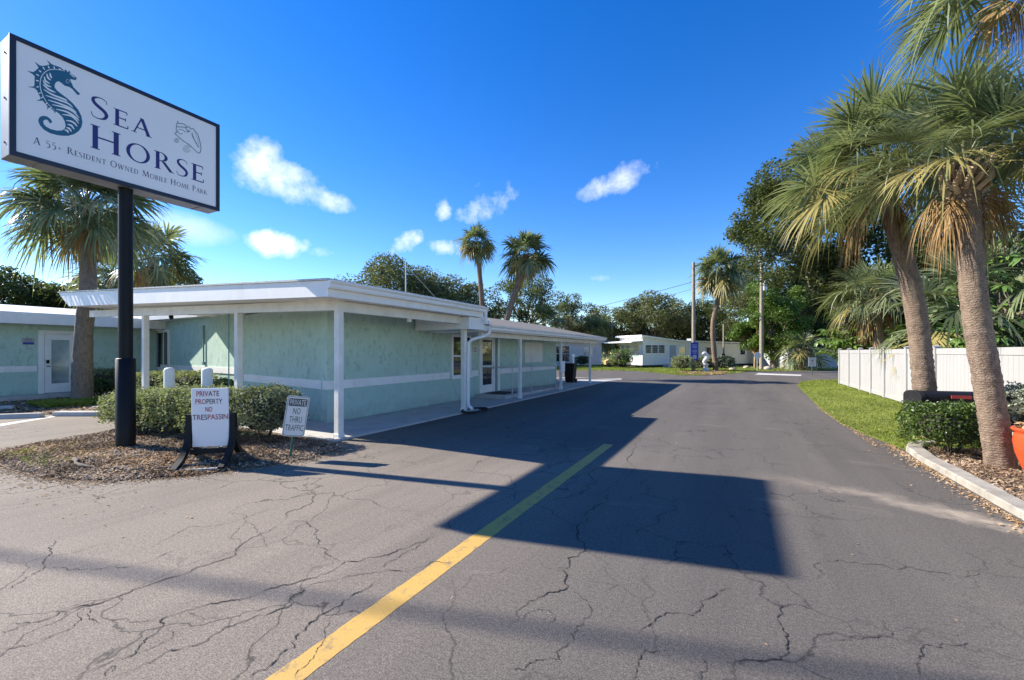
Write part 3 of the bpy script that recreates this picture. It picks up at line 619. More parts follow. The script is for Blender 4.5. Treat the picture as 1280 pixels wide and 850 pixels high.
for ox, oy, pl, wmm in CRK:
    P = np.array([G(ox + x / 2, oy + y / 2) for x, y in pl])
    for _ in range(5):                                   # ragged midpoint displacement
        mid = (P[1:] + P[:-1]) / 2; L = np.linalg.norm(P[1:] - P[:-1], axis=1)[:, None]
        nn = np.c_[-(P[1:] - P[:-1])[:, 1], (P[1:] - P[:-1])[:, 0], np.zeros(len(mid))] / (L + 1e-9)
        mid = mid + nn * rng.normal(0, 0.13, (len(mid), 1)) * np.minimum(L, 0.35)
        Q = np.empty((len(P) + len(mid), 3)); Q[0::2] = P; Q[1::2] = mid; P = Q
    t = np.gradient(P, axis=0); t /= np.linalg.norm(t, axis=1)[:, None] + 1e-9; nn = np.c_[-t[:, 1], t[:, 0], np.zeros(len(t))]
    u = np.linspace(0, 1, len(P)); w = wmm * 0.00015 * np.minimum(1, np.minimum(u, 1 - u) * 8 + 0.15) * np.clip(1 + 0.5 * np.interp(u * 40, np.arange(42), rng.normal(size=42)), 0.25, 2)
    P = P + [0, 0, 0.0034]
    road.strips([np.stack([P + nn * w[:, None], P - nn * w[:, None]], 1)], 1)
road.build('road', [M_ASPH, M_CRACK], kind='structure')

m = MB(); n_ = 240; ys = np.linspace(-4, 7.35, n_); e0 = -2.035 + rng.normal(0, 0.002, n_); e1 = -1.872 + rng.normal(0, 0.002, n_)
m.strips([np.stack([np.c_[e1, ys, np.full(n_, 0.0018)], np.c_[e0, ys, np.full(n_, 0.0018)]], 1)]); m.build('yellow_line', M_YEL, kind='structure')
def paint(name, pix, z=0.004, mat=M_WLINE):
    m = MB(); sheet(m, [G(*p) for p in pix], z); m.build(name, mat, kind='structure')
paint('parking_line', [(0, 530), (66, 520.3), (70, 521), (0, 533)])
paint('stop_line', [(944, 468.2), (948, 466.4), (1002, 468.4), (1001, 470)])
paint('concrete_apron', [(697, 475), (776, 473.2), (778, 474.4), (742, 478.5), (700, 481)], 0.006, M_CONC)
paint('kerb_strip', [(640, 473.5), (700, 471.8), (740, 472), (700, 473.8)], 0.01, M_CONCL)

# right-hand lawn and bed
LAWN = [(2.42, 9.1), (2.2, 10.4), (2.05, 11.8), (2.08, 14), (2.2, 17), (2.35, 20), (2.55, 24), (3.0, 27.0), (3.9, 29.2), (5.6, 30.6), (9, 31.4), (14, 31.6), (14, 26.6), (4.9, 26.4), (4.9, 9.7), (3.0, 9.6)]
m = MB(); sheet(m, LAWN, 0.012); m.build('lawn', M_LAWN, kind='structure')
def grass_on(poly, n, x0, x1, y0, y1, h, wid, name, fall=True, z0=0.01):
    p = np.c_[rng.uniform(x0, x1, n), y0 + (y1 - y0) * (rng.uniform(0, 1, n) ** (1.7 if fall else 1)), np.full(n, z0)]
    p = p[inside(poly, p)]; k = len(p); a = rng.uniform(0, 6.28, k); hh = h * rng.uniform(0.5, 1.2, k)
    far = np.clip((p[:, 1] - 8) / 14, 0.6, 2.2); d = np.c_[np.cos(a), np.sin(a), np.zeros(k)]; w = d[:, [1, 0, 2]] * [-1, 1, 1] * (wid * far)[:, None]
    tip = p + d * (hh * 0.8)[:, None] + np.c_[np.zeros((k, 2)), hh]
    mid = p + d * (hh * 0.25)[:, None] + np.c_[np.zeros((k, 2)), hh * 0.65]
    m = MB(); m.polys(np.stack([p - w, p + w, mid + w * 0.8, tip, mid - w * 0.8], 1)); return m.build(name, M_GRASS, kind='stuff')
grass_on(LAWN, 150000, 2.0, 14, 9, 31.6, 0.05, 0.006, 'grass')
BED = [(2.55, 4.2), (2.5, 6), (2.5, 8.8), (2.62, 9.5), (3.0, 9.75), (4.9, 9.75), (4.9, 4.2)]
m = MB(); sheet(m, BED, 0.02); m.build('planting_bed', M_MULCH, kind='structure')
m = MB(); sheet(m, [(4.85, -20), (60, -20), (60, 31), (14, 31.2), (14, 26.5), (4.85, 26.3)], 0.008); m.build('yard', M_DIRT, kind='structure')
# concrete kerb: cast blocks with open joints, curling into the lawn at the far end
kp = [np.array(p) for p in [(2.46, 3.3), (2.45, 3.95), (2.44, 4.6), (2.43, 5.25), (2.43, 5.9), (2.42, 6.55), (2.41, 7.2), (2.40, 7.85), (2.40, 8.5), (2.44, 9.08), (2.62, 9.6), (2.95, 9.98)]]
m = MB()
for a, b in zip(kp[:-1], kp[1:]):
    d = (b - a) / np.linalg.norm(b - a); nn = np.array([d[1], -d[0]]); c = (a + b) / 2 + nn * 0.09
    zt = 0.085 + rng.uniform(-0.012, 0.012)
    frame_box(m, (c[0], c[1], zt / 2 - 0.02), (d[0], d[1], 0), (-nn[0], -nn[1], 0), (0, 0, 1), np.linalg.norm(b - a) - 0.012, 0.2, zt + 0.04, 0, 0.014)
m.build('kerb', M_CONCL, kind='structure')
def chips(poly, n, z, size, name, mats, split=0.3, hole=None, zf=None, patch=None):
    poly = np.asarray(poly)[:, :2]; lo, hi = poly.min(0), poly.max(0)
    p = np.c_[rng.uniform(lo[0], hi[0], n), rng.uniform(lo[1], hi[1], n), np.full(n, z)]; p = p[inside(poly, p)]
    if zf is not None: p[:, 2] += zf(p)
    k = len(p); p[:, 2] += rng.uniform(0, 0.02, k)
    nrm = rng.normal(0, 0.45, (k, 3)); nrm[:, 2] = 1; nrm /= np.linalg.norm(nrm, axis=1)[:, None]
    a = np.cross(nrm, rand_dirs(k)); a /= np.linalg.norm(a, axis=1)[:, None]; b = np.cross(nrm, a); s = (size * rng.uniform(0.4, 1.5, k))[:, None]; q = s * rng.uniform(0.25, 0.7, (k, 1))
    mt = (rng.uniform(0, 1, k) < split).astype(int)
    if patch is not None: mt = (rng.uniform(0, 1, k) < patch(p)).astype(int)
    m = MB(); m.polys(np.stack([p - a * s - b * q, p + a * s - b * q, p + a * s + b * q, p - a * s + b * q], 1), mt); return m.build(name, mats, kind='stuff')
chips(BED, 30000, 0.02, 0.014, 'mulch_chips', [M_CHIP, M_CHIPO], 0.12)
m = []
kl = MB()                                                # dry leaves drifted along the kerb foot
yy = rng.uniform(3.6, 9.6, 1500); C = np.c_[2.36 - rng.exponential(0.06, 1500), yy, rng.uniform(0.008, 0.02, 1500)]; leaves(kl, C, 0.035, 0, 0.5, 2.0); 
C = np.c_[2.15 + 0.25 * np.abs(rng.normal(0, 0.35, 900)) - 0.1, rng.uniform(9.2, 15, 900), np.full(900, 0.02)]; leaves(kl, C, 0.03, 0, 0.5, 2.0)
C = np.c_[rng.uniform(-9, 2.2, 60), rng.uniform(2.2, 9, 60), np.full(60, 0.008)]; leaves(kl, C, 0.028, 0, 0.5, 2.0)
C = np.c_[-8.2 + rng.normal(0, 1.5, 260), 1.95 + rng.normal(0, 0.22, 260), np.full(260, 0.012)]; leaves(kl, C, 0.035, 0, 0.5, 2.0)
kl.build('leaf_litter', M_CHIPO, kind='stuff')

# mulch island under the big sign
ISL = [(-10.75, 2.62), (-10.3, 2.2), (-9.6, 2.02), (-8.6, 2.0), (-7.77, 2.09), (-7.2, 2.22), (-6.78, 2.45), (-6.21, 3.0), (-5.8, 3.7), (-5.62, 4.3), (-5.75, 4.95), (-6.3, 5.2), (-9, 5.25), (-11.2, 5.1), (-11.5, 4.3), (-11.01, 3.6)]
IP = np.array(ISL)
def isl_h(p):
    d = np.full(len(p), 9.0)
    for i in range(len(IP)):
        a, b = IP[i], IP[(i + 1) % len(IP)]; ab = b - a; t = np.clip(((p[:, :2] - a) @ ab) / (ab @ ab), 0, 1); d = np.minimum(d, np.linalg.norm(p[:, :2] - a - t[:, None] * ab, axis=1))
    return 0.07 * np.clip(d / 0.6, 0, 1) + 0.012 * np.sin(p[:, 0] * 9) * np.sin(p[:, 1] * 8) * np.clip(d / 0.2, 0, 1)
m = MB(); st = 0.06; gx = np.arange(-11.6, -5.3, st); gy = np.arange(1.9, 5.4, st)
XX, YY = np.meshgrid(gx, gy); cc = np.c_[XX.ravel(), YY.ravel(), np.zeros(XX.size)]; cc = cc[inside(IP, cc)]
q = np.stack([cc + [-st / 2, -st / 2, 0], cc + [st / 2, -st / 2, 0], cc + [st / 2, st / 2, 0], cc + [-st / 2, st / 2, 0]], 1); q[..., 2] = 0.012 + isl_h(q.reshape(-1, 3)).reshape(-1, 4)
m.polys(q, 0, True); m.build('mulch_bed', M_MULCH, kind='structure')
sand = lambda p: np.clip(0.75 - np.abs((p[:, 1] - 2.75 - 0.12 * (p[:, 0] + 8.5))) * 1.5 + 0.25 * np.sin(p[:, 0] * 5), 0.06, 0.85)
chips(ISL, 70000, 0.014, 0.0125, 'bark_chips', [M_CHIP, M_CHIPO], zf=isl_h, patch=sand)
kb = MB(); kk = 4500; ib = rng.integers(0, 10, kk); tb = rng.uniform(0, 1, (kk, 1)); aP = IP[ib]; bP = IP[(ib + 1) % len(IP)]; dP = (bP - aP) / np.linalg.norm(bP - aP, axis=1)[:, None]
oP = aP + (bP - aP) * tb + np.c_[dP[:, 1], -dP[:, 0]] * rng.exponential(0.05 + 0.05 * np.sin(ib * 2.3 + tb[:, 0] * 9)[:, None] ** 2, (kk, 1)); leaves(kb, np.c_[oP, np.full(kk, 0.01)], 0.028, (rng.uniform(0, 1, kk) < 0.4).astype(int), 0.5, 2.0); kb.build('spilled_chips', [M_CHIP, M_CHIPO], kind='stuff')
m = MB()                                                 # surface roots snaking out of the bed
for pts in ([(-8.5, 3.0), (-8.0, 2.85), (-7.5, 2.78), (-7.1, 2.62), (-6.9, 2.72)], [(-8.3, 2.5), (-7.8, 2.42), (-7.3, 2.6), (-6.8, 2.9), (-6.4, 3.3)]):
    P = spline([(x, y, 0.072 + rng.uniform(-0.025, 0.012)) for x, y in pts], 6); P[:, :2] += rng.normal(0, 0.014, (len(P), 2)); P[:, 2] += rng.normal(0, 0.008, len(P)); tube(m, P, np.linspace(0.026, 0.01, len(P)) * rng.uniform(0.7, 1.3, len(P)), 7, 0, jit=0.3)
tag(m.build('tree_root', M_BARK), 'grey surface roots lying in the mulch at the foot of the big sign', 'root')
grass_on(IP, 420, -9.9, -8.2, 2.1, 3.2, 0.045, 0.006, 'weeds', False, 0.06)

# sidewalk along the building and the front apron
SW = [(-8.1, 5.22), (-6.32, 5.22), (-6.26, 9.5), (-6.2, 14), (-6.15, 22.2), (-9.5, 22.4), (-9.5, 20.0), (-8.1, 20.0)]
m = MB(); prism(m, [(p[0], p[1]) for p in SW], (0, 0, -0.06), (1, 0, 0), (0, 1, 0), (0, 0, 1), 0.10); 
prism(m, [(-16.5, 5.3), (-8.104, 5.3), (-8.104, 6.6), (-16.5, 8.0)], (0, 0, -0.06), (1, 0, 0), (0, 1, 0), (0, 0, 1), 0.098)
m.build('sidewalk', M_CONC, kind='structure')
m = MB(); box(m, -7.94, -6.75, 12.45, 15.3, 0.0, 0.145, 0, 0.012); prism(m, [(15.31, 0.0), (18.6, 0.0), (18.6, 0.045), (15.31, 0.143)], (-7.94, 0, 0), (0, 1, 0), (0, 0, 1), (1, 0, 0), 1.19)
tag(m.build('entry_step', M_CONC), 'low concrete step and ramp at the glass door', 'step')
m = MB(); box(m, -21.58, -20.75, -2.5, 8.3, -0.05, 0.14, 0, 0.015); m.build('office_walkway', M_CONC, kind='structure')
# kerb pieces and wheel stops of the little car park
def wheel_stop(a, b, label):
    a, b = np.array(a), np.array(b); d = b - a; L = np.linalg.norm(d); d /= L; nn = np.array([-d[1], d[0]])
    o = MB(); k = [(-0.09, 0.0), (0.09, 0.0), (0.065, 0.11), (-0.065, 0.11)]
    prism(o, k, (a[0], a[1], 0.0), (nn[0], nn[1], 0), (0, 0, 1), (d[0], d[1], 0), L)
    tag(o.build('wheel_stop', M_CONC), label, 'wheel stop', 'concrete wheel stops in the office car park')
wheel_stop((-17.0, 2.1), (-15.05, 3.95), 'concrete wheel stop at the left edge with a white line at its end')
wheel_stop((-19.4, 2.0), (-17.9, 4.15), 'smaller looking concrete wheel stop farther back in the shade by the office door')
m = MB(); frame_box(m, (-14.3, 4.66, 0.05), (0.89, 0.46, 0), (-0.46, 0.89, 0), (0, 0, 1), 1.9, 0.22, 0.12, 0, 0.015); tag(m.build('kerb_block', M_CONC), 'flat concrete kerb block below the left palm trunk', 'kerb block')
PB = [(-20.6, 3.2), (-16.2, 3.6), (-15.6, 4.2), (-13.4, 5.3), (-16.6, 8.2), (-20.7, 8.6)]
m = MB(); sheet(m, PB, 0.02); m.build('palm_bed', M_MULCH, kind='structure'); chips(PB, 6000, 0.02, 0.03, 'bark_litter', [M_CHIP, M_CHIPO], 0.4)
grass_on(PB, 5000, -18.6, -17.0, 4.6, 6.2, 0.14, 0.012, 'weedy_grass', False, 0.02)

# ================================================================== pylon sign
fx = -8.56
SY0, SY1, SZ0, SZ1 = 1.94, 4.555, 4.23, 5.845
sg = thing('pylon_sign', 'tall white sign box on a black pole with a teal seahorse and navy lettering', 'sign', (-8.73, 3.23, 0))
m = MB(); box(m, fx - 0.36, fx - 0.006, SY0 + 0.004, SY1 - 0.004, SZ0 + 0.004, SZ1 - 0.004, 0, 0.006); 
for y in np.linspace(SY0 + 0.3, SY1 - 0.3, 3): box(m, fx - 0.34, fx - 0.02, y - 0.01, y + 0.01, SZ0 - 0.004, SZ0 + 0.01)
m.build('cabinet', M_CAB, sg); 
for z in (SZ0 + 0.2, SZ0 + 0.8, SZ1 - 0.2): m = MB(); tube(m, [(fx - 0.18, SY0 + 0.006, z), (fx - 0.18, SY0 - 0.01, z)], 0.014, 8); m.build('bolt', M_CAB, sg)
m = MB(); fw = 0.062
box(m, fx - 0.02, fx + 0.012, SY0, SY1, SZ1 - fw, SZ1); box(m, fx - 0.02, fx + 0.012, SY0, SY1, SZ0, SZ0 + fw); box(m, fx - 0.02, fx + 0.012, SY0, SY0 + fw, SZ0 + fw, SZ1 - fw); box(m, fx - 0.02, fx + 0.012, SY1 - fw, SY1, SZ0 + fw, SZ1 - fw)
m.build('frame', M_NAVY, sg)
m = MB(); box(m, fx - 0.005, fx, SY0 + 0.03, SY1 - 0.03, SZ0 + 0.03, SZ1 - 0.03); face = m.build('face', M_FACE, sg)
ax, ay = (0, 1, 0), (0, 0, 1)
m = MB(); glyph_word(m, 'Sea', (fx, 2.735, 5.135), ax, ay, 0.80, 0.325, 0.80); glyph_word(m, 'Horse', (fx, 2.735, 4.665), ax, ay, 1.60, 0.355, 0.82)
m.build('lettering', M_NAVYINK, face)
m = MB(); glyph_word(m, 'A 55+ Resident Owned Mobile Home Park', (fx, 2.16, 4.468), ax, ay, 2.19, 0.098, 0.78); m.build('tagline', M_DKINK, face)
def fc(X, Y, lift=0.0): p = onX(25 + X / 8.1, 70 + Y / 8.1, fx); return np.array([fx + lift, p[1], p[2]])
body = [(610, 385), (585, 398), (560, 370), (530, 335), (500, 315), (450, 300), (415, 270), (390, 255), (365, 265), (350, 290), (352, 320), (375, 350), (420, 385), (480, 430), (540, 485), (590, 545), (622, 610), (632, 670), (622, 720), (595, 760), (550, 790), (490, 808), (430, 808), (370, 800), (300, 780), (240, 745), (200, 700), (185, 660), (190, 630), (210, 612), (240, 605), (280, 615), (310, 640), (325, 662), (318, 680), (300, 680), (290, 662), (275, 645), (250, 645), (235, 660), (240, 690), (265, 715), (310, 740), (370, 755), (420, 755), (450, 740), (462, 710), (455, 670), (430, 620), (390, 580), (362, 560), (355, 580), (340, 555), (318, 535), (292, 522), (272, 546), (278, 510), (252, 480), (228, 452), (165, 455), (203, 438), (208, 425), (190, 390), (172, 350), (148, 325), (75, 312), (140, 308), (146, 290), (148, 240), (148, 205), (125, 182), (70, 150), (135, 163), (160, 145), (188, 120), (168, 88), (148, 55), (195, 93), (225, 100), (260, 97), (298, 86), (270, 38), (322, 84), (360, 98), (410, 115), (448, 148), (463, 135), (485, 165), (500, 145), (510, 172), (545, 198), (575, 222), (565, 245), (535, 240), (512, 232), (510, 250), (525, 280), (540, 315), (575, 350)]
m = MB()
from mathutils.geometry import tessellate_polygon
b3 = [fc(*p, 0.0012) for p in body]; tri = tessellate_polygon([[Vector((p[1], p[2], 0)) for p in b3]])
for t in tri:
    a, b, c = [b3[i] for i in t]; s = (b[1] - a[1]) * (c[2] - a[2]) - (c[1] - a[1]) * (b[2] - a[2]); m.add([a, b, c] if s > 0 else [a, c, b], [(0, 1, 2)], 0)
def sliver(pts, w, lift=0.0024, mat=1):
    C = spline(np.c_[np.array(pts, float), np.zeros(len(pts))], 6)[:, :2]; t = np.gradient(C, axis=0); t /= np.linalg.norm(t, axis=1)[:, None] + 1e-9; nn = np.c_[-t[:, 1], t[:, 0]]
    ww = w * np.sin(np.pi * np.clip(np.linspace(0.04, 0.96, len(C)), 0, 1)) ** 0.6 / 2
    m.strips([[(fc(*(c - n_ * q_), lift), fc(*(c + n_ * q_), lift)) for c, n_, q_ in zip(C, nn, ww)]], mat)
for p in ([(302, 170), (308, 200), (322, 225)], [(270, 178), (282, 218), (312, 246)], [(245, 208), (258, 252), (302, 280)], [(232, 245), (262, 290), (315, 315)], [(232, 288), (290, 338), (360, 370)], [(238, 338), (330, 392), (450, 440), (478, 462)], [(258, 398), (380, 440), (480, 478), (535, 520)], [(285, 445), (420, 490), (520, 535), (572, 575)], [(325, 492), (450, 522), (540, 565), (598, 628)], [(365, 538), (470, 565), (550, 610), (600, 655)], [(425, 592), (510, 605), (560, 640), (595, 685)], [(465, 652), (520, 662), (555, 685), (580, 715)], [(480, 692), (520, 705), (550, 745)], [(468, 722), (500, 737), (522, 768)], [(450, 748), (478, 757), (490, 780)]): sliver(p, 17)
sliver([(455, 155), (380, 138), (290, 142), (225, 195), (203, 270), (215, 360), (270, 470), (355, 555)], 8, 0.0028)
for x, y, dx, dy in ((240, 125, 12, 16), (290, 113, 7, 15), (346, 118, 4, 15), (405, 136, 12, 10), (203, 155, 14, 10), (178, 193, 16, 9), (175, 250, 16, 4), (178, 313, 15, -3), (200, 376, 11, -5), (222, 420, 11, -8), (268, 482, 9, -8), (310, 525, 7, -7)): sliver([(x - dx, y - dy), (x, y), (x + dx, y + dy)], 12)
sliver([(500, 175), (525, 195), (556, 222)], 9)
m.strips([[(fc(482 + 20 * math.cos(a), 255 + 20 * math.sin(a), 0.0026), fc(482 + 14 * math.cos(a), 255 + 14 * math.sin(a), 0.0026)) for a in np.linspace(0, 2 * math.pi, 20)]], 2)
m.build('seahorse_emblem', [M_TEALINK, M_FACE, M_PALEINK], face)
m = MB()
def fc2(p, l): q_ = onX(205 + p[0] / 14.17, 140 + p[1] / 14.17, fx); return np.array([fx + l, q_[1], q_[2]])
def line2(pts, w, mat=0, l=0.0015):
    C = spline(np.c_[np.array(pts, float), np.zeros(len(pts))], 5)[:, :2]; t = np.gradient(C, axis=0); t /= np.linalg.norm(t, axis=1)[:, None] + 1e-9; nn = np.c_[-t[:, 1], t[:, 0]] * w / 2
    LIFT[0] = (LIFT[0] + 0.00007) % 0.0009
    m.strips([[(fc2(c - n_, l + LIFT[0]), fc2(c + n_, l + LIFT[0])) for c, n_ in zip(C, nn)]], mat)
for p, w in (([(190, 380), (330, 505), (450, 585), (590, 715), (640, 712), (652, 620), (628, 500), (590, 390), (530, 315)], 14), ([(250, 160), (240, 200), (330, 208), (388, 240), (395, 275), (440, 258), (470, 300), (510, 295), (530, 315)], 14), ([(245, 165), (220, 240), (240, 262), (360, 270), (385, 290), (430, 350), (440, 320)], 13), ([(222, 245), (215, 320), (240, 350), (190, 380)], 13), ([(240, 320), (320, 312), (365, 350)], 9), ([(190, 380), (240, 352), (280, 390), (330, 380)], 11), ([(360, 350), (430, 355), (470, 335)], 10), ([(490, 380), (508, 440), (560, 530), (605, 625)], 13), ([(510, 370), (495, 385), (530, 470), (570, 565)], 12), ([(540, 350), (590, 470), (620, 640)], 6)): line2(p, w)
for c, r_ in (((225, 505), 42), ((405, 655), 66)):
    for q_ in (1.0, 0.66, 0.33): line2([(c[0] + r_ * q_ * math.cos(a), c[1] + r_ * q_ * 0.9 * math.sin(a)) for a in np.linspace(0.3, 6.0, 12)], 9, 1)
m.build('shell_emblem', [M_SHELLINK, M_PALEINK], face)
m = MB(); tube(m, [(-8.73, 3.23, 1.3), (-8.73, 3.23, SZ0 + 0.02)], 0.093, 24); m.build('pole', M_BLACK, sg)
m = MB(); tube(m, [(-8.73, 3.23, -0.02), (-8.73, 3.23, 1.49), (-8.73, 3.23, 1.5)], [0.127, 0.127, 0.108], 24); m.build('pole_sleeve', M_BLACK, sg)

# ================================================================== message board
bc = np.array([-6.62, 3.42, 0]); bz = np.array([0.66, -0.75, 0]); bz /= np.linalg.norm(bz); bx = np.array([-bz[1], bz[0], 0]); 
if bx @ RV < 0: bx = -bx
bo = thing('message_board', 'white letter board in a black curved rubber frame standing in front of the hedge', 'sign', bc)
tilt = 0.05; by = np.array([0, 0, 1.0]) + bz * tilt; by /= np.linalg.norm(by); bn = np.cross(bx, by)
BZ0, BH, BW = 0.26, 0.83, 0.46
m = MB(); pc = bc + by * (BZ0 + BH / 2); frame_box(m, pc, bx, by, bn, BW, BH, 0.03, 0, 0.006)
for i in range(1, 9): frame_box(m, bc + by * (BZ0 + BH * i / 9) + bn * 0.0165, bx, by, bn, BW - 0.02, 0.006, 0.004)
pan = m.build('panel', M_BOARD, bo)
m = MB(); fo = lambda u, v: bc + by * (BZ0 + BH * v) + bx * (BW * (u - 0.5)) + bn * 0.0195
for s, u0, u1, v0, v1, red in (('PRIVATE', 0.15, 0.76, 0.865, 0.955, (0, 1, 3, 5)), ('PROPERTY', 0.12, 0.84, 0.735, 0.82, (0, 1, 2, 6)), ('NO', 0.38, 0.56, 0.60, 0.685, (0, 1)), ('TRESPASSIN', 0.03, 0.985, 0.465, 0.555, (1, 4, 5, 6, 7, 9))):
    text_on(m, s, fo(u0, v0), bx, by, BW * (u1 - u0), BH * (v1 - v0), red)
m.build('lettering', [M_BLK, M_RED], pan)
for s in (-1, 1):
    m = MB(); c0 = bc + bx * s * (BW / 2 + 0.045)
    for sg_ in (-1, 1):
        P = spline([c0 + np.array([0, 0, 0.72]) , c0 + np.array([0, 0, 0.5]) + bz * sg_ * 0.01, c0 + np.array([0, 0, 0.3]) + bz * sg_ * 0.07, c0 + np.array([0, 0, 0.13]) + bz * sg_ * 0.22, c0 + np.array([0, 0, 0.03]) + bz * sg_ * 0.44], 5)
        t = np.gradient(P, axis=0); t /= np.linalg.norm(t, axis=1)[:, None]; up = np.cross(t, bx); V = []
        for p_, u_ in zip(P, up): V += [p_ + bx * 0.035 + u_ * 0.035, p_ - bx * 0.035 + u_ * 0.035, p_ - bx * 0.035 - u_ * 0.035, p_ + bx * 0.035 - u_ * 0.035]
        n_ = len(P); m.add(V, [(i * 4 + k, i * 4 + (k + 1) % 4, i * 4 + 4 + (k + 1) % 4, i * 4 + 4 + k) for i in range(n_ - 1) for k in range(4)] + [(3, 2, 1, 0), (n_ * 4 - 4, n_ * 4 - 3, n_ * 4 - 2, n_ * 4 - 1)])
    m.build('side_leg', M_BPLAST, bo)
for sg_ in (-1, 1): m = MB(); frame_box(m, bc + bz * sg_ * 0.42 + np.array([0, 0, 0.035]), bx, bz, (0, 0, 1), BW + 0.02, 0.05, 0.03); m.build('foot_bar', M_ALU, bo)
m = MB(); frame_box(m, bc + np.array([0, 0, 0.2]), bx, bz, (0, 0, 1), BW + 0.04, 0.10, 0.07); m.build('cross_bar', M_BPLAST, bo)
for s in (-1, 1):
    m = MB(); P = [bc + bx * s * 0.1 + np.array([0.02 * math.cos(a), 0.02 * math.sin(a), 0.2 + 0.0035 * a]) for a in np.linspace(0, 6 * 2 * math.pi / 2, 40)]; tube(m, P, 0.006, 5); m.build('spring', M_ALU, bo)

# ================================================================== no-through-traffic sign
nc = G(361.5, 574.0); nt_ = thing('traffic_sign', 'tilted small white metal sign on a short green post reading no thru traffic', 'sign', nc)
vd = -FV * 1.0; pn = np.array([6.0, -3.6, 0.0]); pn /= np.linalg.norm(pn); px_ = np.array([-pn[1], pn[0], 0]); py0 = np.array([0, 0, 1.0])
ca, sa = math.cos(R(8)), math.sin(R(8)); sx_ = px_ * ca - py0 * sa; sy_ = py0 * ca + px_ * sa
m = MB(); tube(m, [nc + [0, 0, -0.1], nc + sy_ * 0.42, nc + sy_ * 0.98], 0.017, 8); m.build('post', M_GREENP, nt_)
pc = nc + sy_ * 0.645 + pn * 0.026
def rrect(w, h, r_, k=5): return [(cx * (w / 2 - r_) + r_ * math.cos(R(a0 + 90 * i / k)), cy * (h / 2 - r_) + r_ * math.sin(R(a0 + 90 * i / k))) for cx, cy, a0 in ((1, 1, 0), (-1, 1, 90), (-1, -1, 180), (1, -1, 270)) for i in range(k + 1)]
M_SIGNW = simple('white sign sheet', (0.72, 0.71, 0.66), 0.4, 0.06, 6, dirt=(0.5, 0.46, 0.38)); M_INK = simple('faded black ink', (0.09, 0.085, 0.08), 0.6, 0.25, 12)
m = MB(); prism(m, rrect(0.305, 0.60, 0.035), pc - pn * 0.003, sx_, sy_, pn, 0.004); plate = m.build('plate', M_SIGNW, nt_)
m = MB(); o_ = rrect(0.285, 0.58, 0.03); i_ = rrect(0.272, 0.567, 0.026)
m.strips([[(pc + sx_ * i_[k % 24][0] + sy_ * i_[k % 24][1] + pn * 0.0022, pc + sx_ * o_[k % 24][0] + sy_ * o_[k % 24][1] + pn * 0.0022) for k in range(25)]])
m.build('border', M_INK, plate)
m = MB(); prism(m, rrect(0.25, 0.115, 0.02), pc + sy_ * 0.205 + pn * 0.001, sx_, sy_, pn, 0.0012); m.build('header_panel', M_INK, plate)
m = MB(); text_on(m, 'PRIVATE', pc + sx_ * -0.108 + sy_ * 0.165 + pn * 0.0018, sx_, sy_, 0.216, 0.08); m.build('header_lettering', M_SIGNW, plate)
m = MB()
for s, w, v in (('NO', 0.10, 0.03), ('THRU', 0.17, -0.095), ('TRAFFIC', 0.245, -0.22)): text_on(m, s, pc + sx_ * (-w / 2) + sy_ * v + pn * 0.0014, sx_, sy_, w, 0.092)
m.build('lettering', M_INK, plate)

# ================================================================== main building
XW, XE, XP = -7.96, -6.05, -6.45
bd = thing('park_office_building', 'long low teal stucco building with white trim, overhanging roofs and slim posts', 'building', (-8, 6.45, 0))
def wallseg(m, a, b, z0, z1, th=0.2):
    a, b = np.array(a, float), np.array(b, float); d = (b - a) / np.linalg.norm(b - a); nn = np.array([-d[1], d[0]])
    P = [a, b, b + nn * th, a + nn * th]; m.add([(p[0], p[1], z0) for p in P] + [(p[0], p[1], z1) for p in P], BOXF)
A0, A1 = (-12.55, 7.36), (XW, 6.45); B0, B1 = (-21.3, 9.05), (-12.75, 7.95)
m = MB(); wallseg(m, A0, A1, -0.1, 2.66); wallseg(m, (XW, 6.45), (XW, 10.0), -0.1, 2.66); wallseg(m, (XW, 10.0), (XW, 20.0), -0.1, 2.44); 
box(m, -13.0, -12.56, 7.38, 9.9, -0.1, 2.78); wallseg(m, B0, B1, -0.1, 2.9); box(m, -14, XW - 0.003, 19.8, 20.0, -0.1, 2.7); box(m, -17.2, -8.2, 9.75, 9.88, -0.1, 2.74); box(m, -14.0, -13.8, 9.9, 19.79, -0.1, 2.5)
wall = m.build('wall', M_STUC, bd)
def bandseg(m, a, b, z0=0.77, z1=0.965, pr=0.03):
    a, b = np.array(a, float), np.array(b, float); d = (b - a) / np.linalg.norm(b - a); nn = np.array([d[1], -d[0]])
    P = [a + nn * pr, b + nn * pr, b - nn * 0.01, a - nn * 0.01]; m.add([(p[0], p[1], z0) for p in P] + [(p[0], p[1], z1) for p in P], BOXF)
m = MB(); bandseg(m, A0, (XW + 0.03, 6.444)); bandseg(m, (XW, 6.45), (XW, 10.96)); bandseg(m, (XW, 12.24), (XW, 12.62)); bandseg(m, (XW, 14.12), (XW, 20.0)); bandseg(m, B0, B1, 0.88, 1.08)
m.build('trim_band', M_WHITE, bd)
def line_hit(x, A, B):
    d = ray(x, 440)[:2]; A, B = np.array(A), np.array(B); M = np.array([[d[0], -(B - A)[0]], [d[1], -(B - A)[1]]]); t, u = np.linalg.solve(M, A); return A + (B - A) * u
